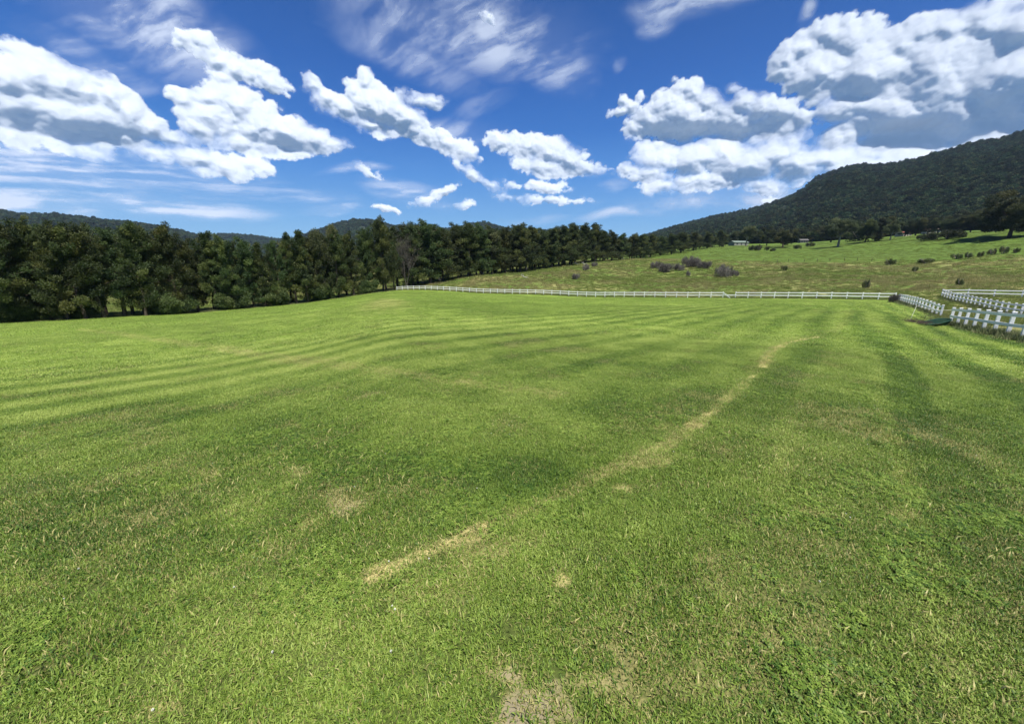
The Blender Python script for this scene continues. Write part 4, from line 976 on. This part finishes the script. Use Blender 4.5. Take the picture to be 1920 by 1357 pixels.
# ------------------------------------------------------------------ clouds: relief sheets kilometres away, lit by the real sun
CUM = [ # px, py, rx, ry, tilt (deg, clockwise): billows seen in these directions
 (55,140,70,58,0),(0,150,70,60,0),(-70,150,90,70,0),(110,160,70,50,10),(160,178,58,42,10),(205,190,40,46,0),(245,222,50,40,20),(290,238,36,26,20),(330,262,44,16,20),(120,225,170,48,10),(20,205,120,50,5),(230,262,90,18,8),
 (30,258,60,20,10),(100,268,70,18,12),(170,285,60,16,14),(-20,250,60,22,0),(300,290,70,20,12),(370,302,60,26,14),(420,318,60,20,14),(470,306,40,16,14),(495,318,24,13,0),
 (350,82,24,20,20),(382,88,30,26,35),(405,108,32,24,35),(430,125,34,24,40),(465,135,26,18,20),(487,140,20,20,0),(505,158,34,18,20),(530,172,22,10,15),(420,150,30,16,30),
 (318,172,20,16,20),(345,188,28,24,10),(390,182,44,28,0),(425,180,40,26,0),(400,225,66,38,8),(455,205,60,36,10),(490,235,66,40,15),(540,250,56,32,20),(590,262,46,24,20),(630,273,30,11,15),(470,270,90,22,6),(545,290,44,9,0),(375,250,40,26,10),
 (588,162,22,18,10),(610,185,32,24,35),(640,200,36,26,25),(660,165,24,24,0),(686,158,20,27,0),(690,190,44,38,0),(725,205,46,36,20),(760,225,40,30,25),(755,182,16,12,0),(785,190,22,14,0),(812,194,21,17,0),(700,235,66,22,18),(780,250,46,24,25),(830,268,40,22,22),(865,284,30,20,20),(885,292,16,14,0),(905,305,8,10,0),
 (868,318,20,8,30),(890,332,24,11,28),(918,346,24,9,18),(957,343,16,7,0),(940,268,28,18,0),(962,265,26,17,0),(990,272,36,26,0),(1025,285,46,30,12),(1065,302,44,26,15),(1100,320,30,12,8),(1040,270,22,14,0),(1020,310,60,22,10),
 (1025,350,36,12,4),(1000,343,14,8,0),(960,368,34,6,3),(1030,378,58,7,2),(676,316,10,7,30),(694,327,16,7,22),(790,376,26,10,-10),(825,362,30,9,-18),(850,384,12,7,0),(872,384,17,8,0),(714,387,14,8,15),(735,392,12,5,20),
 (1160,215,26,12,-20),(1168,190,9,14,20),(1180,205,14,14,0),(1200,182,8,12,0),(1270,172,26,24,0),(1300,176,30,26,0),(1325,195,36,30,0),(1250,195,34,30,0),(1225,225,46,26,0),(1200,240,32,16,0),(1290,225,90,40,0),(1380,168,10,9,0),(1395,200,32,24,0),(1430,205,30,26,0),(1460,218,40,28,0),(1500,228,40,24,0),(1370,235,90,30,0),(1450,245,80,24,0),
 (1210,275,26,16,0),(1240,290,60,26,0),(1170,320,28,12,0),(1220,325,60,20,0),(1300,300,70,34,0),(1360,285,60,30,0),(1400,310,80,36,0),(1460,290,60,30,0),(1500,310,70,34,0),(1300,345,90,18,0),(1560,300,60,34,0),(1250,350,50,16,0),(1420,345,70,16,0),
 (1480,115,34,34,0),(1470,135,26,20,0),(1510,95,40,36,0),(1550,70,46,34,0),(1600,80,60,46,0),(1545,140,80,54,0),(1630,140,100,70,0),(1700,80,60,40,0),(1740,60,60,34,0),(1790,55,60,44,0),(1850,50,70,50,0),(1920,60,90,66,0),(1760,130,140,80,0),(1880,140,140,80,0),(1600,200,60,40,0),(1690,220,130,52,0),(1800,220,140,50,0),(1910,200,100,50,0),(1580,255,44,34,0),(1650,270,80,30,-5),(1740,262,80,26,-5),(2050,130,120,100,0),
 (1640,305,90,18,-4),(1720,292,90,20,-6),(1800,275,80,22,-8),(1880,252,80,24,-14),(1960,235,70,26,-14),(1443,372,16,6,0),
 (915,34,15,8,45)]
CUM = [c for c in CUM if c[2] > 1]
BASES = [ # undersides: the surface falls back towards the flat base
 (100,236,140,44,14,2.6),(250,266,90,24,10,2.2),(20,275,70,14,8,1.5),(330,305,80,16,12,1.6),(440,220,70,24,0,1.3),(470,268,110,24,6,2.2),(560,280,60,14,12,1.5),(640,205,24,10,20,1.2),(725,236,70,26,18,2.2),(810,268,40,14,22,1.4),(1050,316,66,18,8,2.0),(985,285,30,14,0,1.2),
 (1290,245,110,34,0,2.6),(1440,240,90,26,0,2.4),(1330,205,30,18,0,1.2),(1300,320,90,16,0,1.6),(1370,350,120,18,0,2.0),(1480,322,80,20,0,1.8),(1220,335,50,12,0,1.5),
 (1650,245,110,46,0,2.2),(1800,225,140,46,-4,2.2),(1920,190,90,40,0,1.8),(1600,165,60,26,0,1.6),(1720,140,80,30,0,1.5),(1860,110,80,34,0,1.6),(1790,85,50,20,0,1.2),(1560,100,40,18,0,1.2),(1730,300,90,12,-5,1.5),(440,110,30,12,35,1.2),(130,170,60,20,10,1.2)]
CIR = [(1500,30,16,34,15,.6),(1512,58,22,12,-25,.55),(905,24,30,16,35,.7),(300,50,250,90,24,.60),(210,130,150,40,25,.42),(430,120,120,60,30,.4),(880,50,250,90,12,.55),(1010,115,110,50,25,.50),(760,100,150,40,25,.30),(1300,10,130,34,-8,.75),(1240,40,50,30,-20,.4),(820,232,120,24,3,.35),(900,190,60,20,-20,.25),(100,325,240,46,8,.62),(330,345,240,34,5,.42),
       (60,385,260,34,6,.66),(300,398,240,26,4,.60),(620,402,70,14,-6,.55),(560,375,120,18,5,.30),(650,318,70,10,-6,.38),(760,360,90,26,10,.38),(1180,408,110,12,0,.42),(1160,122,20,12,-30,.45),(1400,385,200,34,0,.55),(1240,395,90,26,0,.4),(250,205,90,26,25,.35),(1000,405,60,10,0,.2),(1130,350,30,16,0,.25)]
def ell_axes(e):
    px, py, rx, ry, tl = e[:5]; u = lambda v: v/np.linalg.norm(v)
    c0 = u(ray(px, py)); ca, sa = math.cos(R(tl)), math.sin(R(tl))
    a = (u(ray(px+rx*ca, py+rx*sa))-u(ray(px-rx*ca, py-rx*sa)))/2; b = (u(ray(px-ry*sa, py+ry*ca))-u(ray(px+ry*sa, py-ry*ca)))/2
    la = np.linalg.norm(a); lb = np.linalg.norm(b); a = a/la; b = b-a*(a@b); b = b/np.linalg.norm(b); return c0, a, b, la, lb
def worley(x, y, seed):
    ix = np.floor(x).astype(np.int64); iy = np.floor(y).astype(np.int64); best = np.full(x.shape, 9.)
    for dx in (-1, 0, 1):
        for dy in (-1, 0, 1):
            cx = ix+dx; cy = iy+dy; qx = cx+_hash(cx, cy, seed); qy = cy+_hash(cx, cy, seed+77)
            best = np.minimum(best, (x-qx)**2+(y-qy)**2)
    return np.sqrt(np.maximum(0, 1-best))        # round bumps
def cloud_sheet():
    NA, NE = 1560, 500
    az = np.linspace(R(-62), R(62), NA); el = np.linspace(R(-1.5), R(36), NE)
    E, A = np.meshgrid(el, az, indexing='ij')
    D = np.stack([np.sin(A)*np.cos(E), np.cos(A)*np.cos(E), np.sin(E)], -1)
    wa = A+.012*(fbm(A*16, E*20, 4, 601)-.5)*2+.006*(fbm(A*60, E*70, 3, 603)-.5)*2; we = E+.011*(fbm(A*16+40, E*20, 4, 611)-.5)*2+.005*(fbm(A*60, E*70, 3, 613)-.5)*2
    DW = np.stack([np.sin(wa)*np.cos(we), np.cos(wa)*np.cos(we), np.sin(we)], -1)
    sd = np.full(A.shape, -1.); K = .005; big = np.full(A.shape, -1.)
    for e in CUM:
        c0, a, b, la, lb = ell_axes(e)
        da = math.atan2(c0[0], c0[1]); de = math.asin(c0[2]); m = la+.06
        i0, i1 = np.searchsorted(el, [de-m, de+m]); j0, j1 = np.searchsorted(az, [da-m/math.cos(de), da+m/math.cos(de)])
        if i1 <= i0 or j1 <= j0: continue
        q = DW[i0:i1, j0:j1]-c0; L = np.sqrt((q@a/la)**2+(q@b/lb)**2); s = (1-L)*min(lb, .06)
        o = sd[i0:i1, j0:j1]; h = np.clip(.5+.5*(s-o)/K, 0, 1); sd[i0:i1, j0:j1] = o*(1-h)+s*h+K*h*(1-h)
    # billows on top of the large shapes
    bw = 0; amp = 0
    for k_, (f, am) in enumerate([(24, .0105), (52, .0062), (110, .0032), (230, .0015)]):
        bx = A*np.cos(E)*f+1.2*fbm(A*f*.6, E*f*.6, 3, 620+k_); by = E*f*1.25+1.2*fbm(A*f*.6+9, E*f*.6, 3, 640+k_)
        bw = bw+am*(worley(bx, by, 650+k_)-.80)
    fine = (fbm(A*140, E*150, 4, 690)-.5)*.006
    s2 = sd+bw*1.45+fine
    alpha = sstep(-.0010, .0052, s2)
    # feathered parts of the edges
    fe = sstep(.50, .68, fbm(A*14, E*18, 3, 700)); alpha = alpha*(1-fe)+sstep(-.003, .020, s2)*fe
    t_ = np.maximum(s2, 0)
    Hh = np.sqrt(t_*(t_+.010))*.42+np.maximum(0, np.minimum(sd, .06))*.30
    Bs = np.zeros(A.shape)
    for e in BASES:
        c0, a, b, la, lb = ell_axes(e); q = DW-c0; v = -(q@b)/lb; L = np.sqrt((q@a/la)**2+v**2)
        v = (q@b)/lb*(-1 if b[2] > 0 else 1)
        Bs = Bs-e[5]*lb*np.clip((v+1)/2, 0, 1.1)*sstep(1.8, .25, L)*.75
    bl = sum(am*(worley(A*np.cos(E)*f+1.2*fbm(A*f*.6, E*f*.6, 3, 620+k_), E*f*1.25+1.2*fbm(A*f*.6+9, E*f*.6, 3, 640+k_), 650+k_)-.55)*g_ for k_, (f, am, g_) in enumerate([(24, .0105, 1.0), (52, .0062, .8), (110, .0032, .38), (230, .0015, .12)]))
    Hh = Hh+bl*.66+0*.72*sstep(0, .02, s2)
    def blur(G, n):
        k_ = np.exp(-np.linspace(-2, 2, 2*n+1)**2); k_ /= k_.sum(); P = np.pad(G, n, mode='edge')
        P = sum(k_[i]*P[i:i+G.shape[0], :] for i in range(2*n+1)); return sum(k_[i]*P[:, i:i+G.shape[1]] for i in range(2*n+1))
    Hh = blur(Hh, 7)*.4+blur(Hh, 1)*.6+blur(Bs, 24)
    Rk = 8000*np.exp(.9*E)*(1-Hh)
    V = D*Rk[..., None]; V = V.reshape(-1, 3)
    I = np.arange(NE*NA).reshape(NE, NA); Q = np.stack([I[:-1, :-1], I[:-1, 1:], I[1:, 1:], I[1:, :-1]], -1).reshape(-1, 4)
    al = alpha.ravel(); keep = al[Q].max(1) > .004; Q = Q[keep]
    used = np.zeros(len(V), bool); used[Q.ravel()] = True; remap = np.cumsum(used)-1
    me = mesh_np('sky', V[used], remap[Q], None, [M['cloud']], dict(alpha=al[used]), True); o = link('sky', me); tag(o, kind='structure')
    # thin high cloud on its own, farther sheet
    NA, NE = 1100, 380
    az = np.linspace(R(-62), R(62), NA); el = np.linspace(R(-1), R(36), NE); E, A = np.meshgrid(el, az, indexing='ij')
    wa = A+.10*(fbm(A*4, E*5, 4, 801)-.5); we = E+.08*(fbm(A*4+5, E*5, 4, 805)-.5)
    D = np.stack([np.sin(A)*np.cos(E), np.cos(A)*np.cos(E), np.sin(E)], -1); DW = np.stack([np.sin(wa)*np.cos(we), np.cos(wa)*np.cos(we), np.sin(we)], -1)
    tot = np.zeros(A.shape)
    for e in CIR:
        c0, a, b, la, lb = ell_axes(e); q = DW-c0; L = np.sqrt((q@a/la)**2+(q@b/lb)**2); tot = np.maximum(tot, sstep(1.25, .15, L)*e[5])
    ang = np.interp(A, [R(-60), R(-10), R(10), R(60)], [-.55, -.5, -.25, .25])*sstep(R(4), R(16), E)
    u = wa*np.cos(ang)-we*np.sin(ang); v = wa*np.sin(ang)+we*np.cos(ang)
    st = fbm(u*9, v*42, 6, 821, .58)*.55+fbm(u*16+3, v*22, 6, 831, .6)*.45
    a_ = tot*(.12+1.35*sstep(.38, .72, st)); a_ = np.clip(a_*1.35+tot*.06, 0, .9)
    V = (D*(21000*np.exp(.8*E))[..., None]).reshape(-1, 3); I = np.arange(NE*NA).reshape(NE, NA); Q = np.stack([I[:-1, :-1], I[:-1, 1:], I[1:, 1:], I[1:, :-1]], -1).reshape(-1, 4)
    al = a_.ravel(); keep = al[Q].max(1) > .004; Q = Q[keep]; used = np.zeros(len(V), bool); used[Q.ravel()] = True; remap = np.cumsum(used)-1
    me = mesh_np('sky', V[used], remap[Q], None, [M['cirrus']], dict(alpha=al[used]), True); o = link('sky', me); tag(o, kind='structure')
def cloud_mat(name, col, trans, lift):
    m, t, out = new_mat(name); 
    if lift:
        d = t.n('ShaderNodeSubsurfaceScattering', falloff='BURLEY'); d.inputs['Scale'].default_value = lift; d.inputs['Radius'].default_value = (1, 1, 1)
    else: d = t.n('ShaderNodeBsdfDiffuse')
    d.inputs[0].default_value = (*col, 1); tr = t.n('ShaderNodeBsdfTranslucent'); tr.inputs[0].default_value = (*col, 1)
    mx = t.n('ShaderNodeMixShader'); mx.inputs[0].default_value = trans; t.l(d.outputs[0], mx.inputs[1]); t.l(tr.outputs[0], mx.inputs[2])
    tp = t.n('ShaderNodeBsdfTransparent'); m2 = t.n('ShaderNodeMixShader'); t.l(t.attr('alpha'), m2.inputs[0]); t.l(tp.outputs[0], m2.inputs[1]); t.l(mx.outputs[0], m2.inputs[2]); t.l(m2.outputs[0], out.inputs[0]); return m
M['cloud'] = cloud_mat('cloud', (.55, .58, .615), .30, 95); M['cirrus'] = cloud_mat('high_cloud', (.46, .49, .55), .3, 0)
cloud_sheet()

# ------------------------------------------------------------------ clear sky
SUN_AZ, SUN_EL = R(150), R(62)
world = bpy.data.worlds.new('World'); scene.world = world; world.use_nodes = True
world.node_tree.nodes.clear(); t = NT(world.node_tree); wo = t.n('ShaderNodeOutputWorld'); bg = t.n('ShaderNodeBackground')
sky = t.n('ShaderNodeTexSky'); sky.sky_type = 'NISHITA'; sky.sun_disc = False; sky.sun_elevation = SUN_EL; sky.sun_rotation = SUN_AZ
sky.air_density = 1.0; sky.dust_density = 0; sky.ozone_density = 4.0; sky.altitude = 0
hsv = t.n('ShaderNodeHueSaturation'); t.l(sky.outputs[0], hsv.inputs['Color']); hsv.inputs['Saturation'].default_value = 1.25; hsv.inputs['Value'].default_value = 1.0
tc = t.n('ShaderNodeTexCoord'); sx = t.n('ShaderNodeSeparateXYZ'); t.l(tc.outputs['Generated'], sx.inputs[0])
cr = t.n('ShaderNodeValToRGB'); t.l(t.m('MULTIPLY', sx.outputs[2], 1.0, clamp=True), cr.inputs[0]); el_ = cr.color_ramp.elements
stops = [(0, (1.7, 2.9, 4.5)), (.05, (1.5, 2.7, 4.4)), (.09, (1.15, 2.4, 4.3)), (.19, (.36, 1.4, 3.75)), (.275, (.10, .80, 2.95)), (.37, (.05, .54, 2.35)), (.47, (.03, .38, 1.75)), (1.0, (.06, .34, 1.4))]
while len(el_) < len(stops): el_.new(.5)
for e_, (p_, c_) in zip(el_, stops): e_.position = p_; e_.color = (*c_, 1)
t.l(t.mix(.86, t.vm('MULTIPLY', hsv.outputs[0], (.45, .75, 1.0)), cr.outputs[0]), bg.inputs[0]); bg.inputs[1].default_value = .10; t.l(bg.outputs[0], wo.inputs[0])
world.cycles.sampling_method = 'MANUAL'; world.cycles.sample_map_resolution = 512

# ------------------------------------------------------------------ air
m, t, out = new_mat('haze'); pv = t.n('ShaderNodeVolumePrincipled'); pv.inputs['Color'].default_value = (.50, .72, 1, 1); pv.inputs['Density'].default_value = 5.0e-5; pv.inputs['Anisotropy'].default_value = .2
t.l(pv.outputs[0], out.inputs['Volume']); hb = MB(); hb.box((0, 0, 425), (8600, 8600, 1000)); hz = link('haze', hb.mesh('haze', m)); tag(hz, kind='stuff')

# ------------------------------------------------------------------ sun and camera
sd_ = bpy.data.lights.new('sun', 'SUN'); sd_.energy = 5.0; sd_.angle = R(.5); sd_.color = (1.0, .955, .88)
so = bpy.data.objects.new('sun', sd_); C.objects.link(so)
dirs = Vector((math.sin(SUN_AZ)*math.cos(SUN_EL), math.cos(SUN_AZ)*math.cos(SUN_EL), math.sin(SUN_EL)))
so.rotation_euler = dirs.to_track_quat('Z', 'Y').to_euler(); so.location = (0, -20, 60)
cam = bpy.data.cameras.new('camera'); co = bpy.data.objects.new('camera', cam); C.objects.link(co); scene.camera = co
cam.sensor_fit = 'HORIZONTAL'; cam.sensor_width = 36; cam.lens = 36*F_/W_; cam.clip_start = .05; cam.clip_end = 60000
co.location = (0, 0, EYE); co.rotation_euler = (math.pi/2-PITCH, 0, 0)
scene.view_settings.view_transform = 'Standard'; scene.view_settings.look = 'None'; scene.view_settings.exposure = 0.85; scene.view_settings.gamma = 1
scene.cycles.max_bounces = 6; scene.cycles.diffuse_bounces = 3; scene.cycles.transmission_bounces = 3; scene.cycles.transparent_max_bounces = 8
scene.cycles.volume_bounces = 0; scene.cycles.use_denoising = True
if __import__('os').environ.get('DBG'):
    for o_ in bpy.data.objects:
        if o_.name.startswith('house'):
            q = np.array(o_.location); d_ = q[1]*CP-(q[2]-EYE)*SP; print('DBG', o_.name, 960+F_*q[0]/d_, 678.5-F_*(q[1]*SP+(q[2]-EYE)*CP)/d_, d_, q[2], terrain(q[0], q[1]))
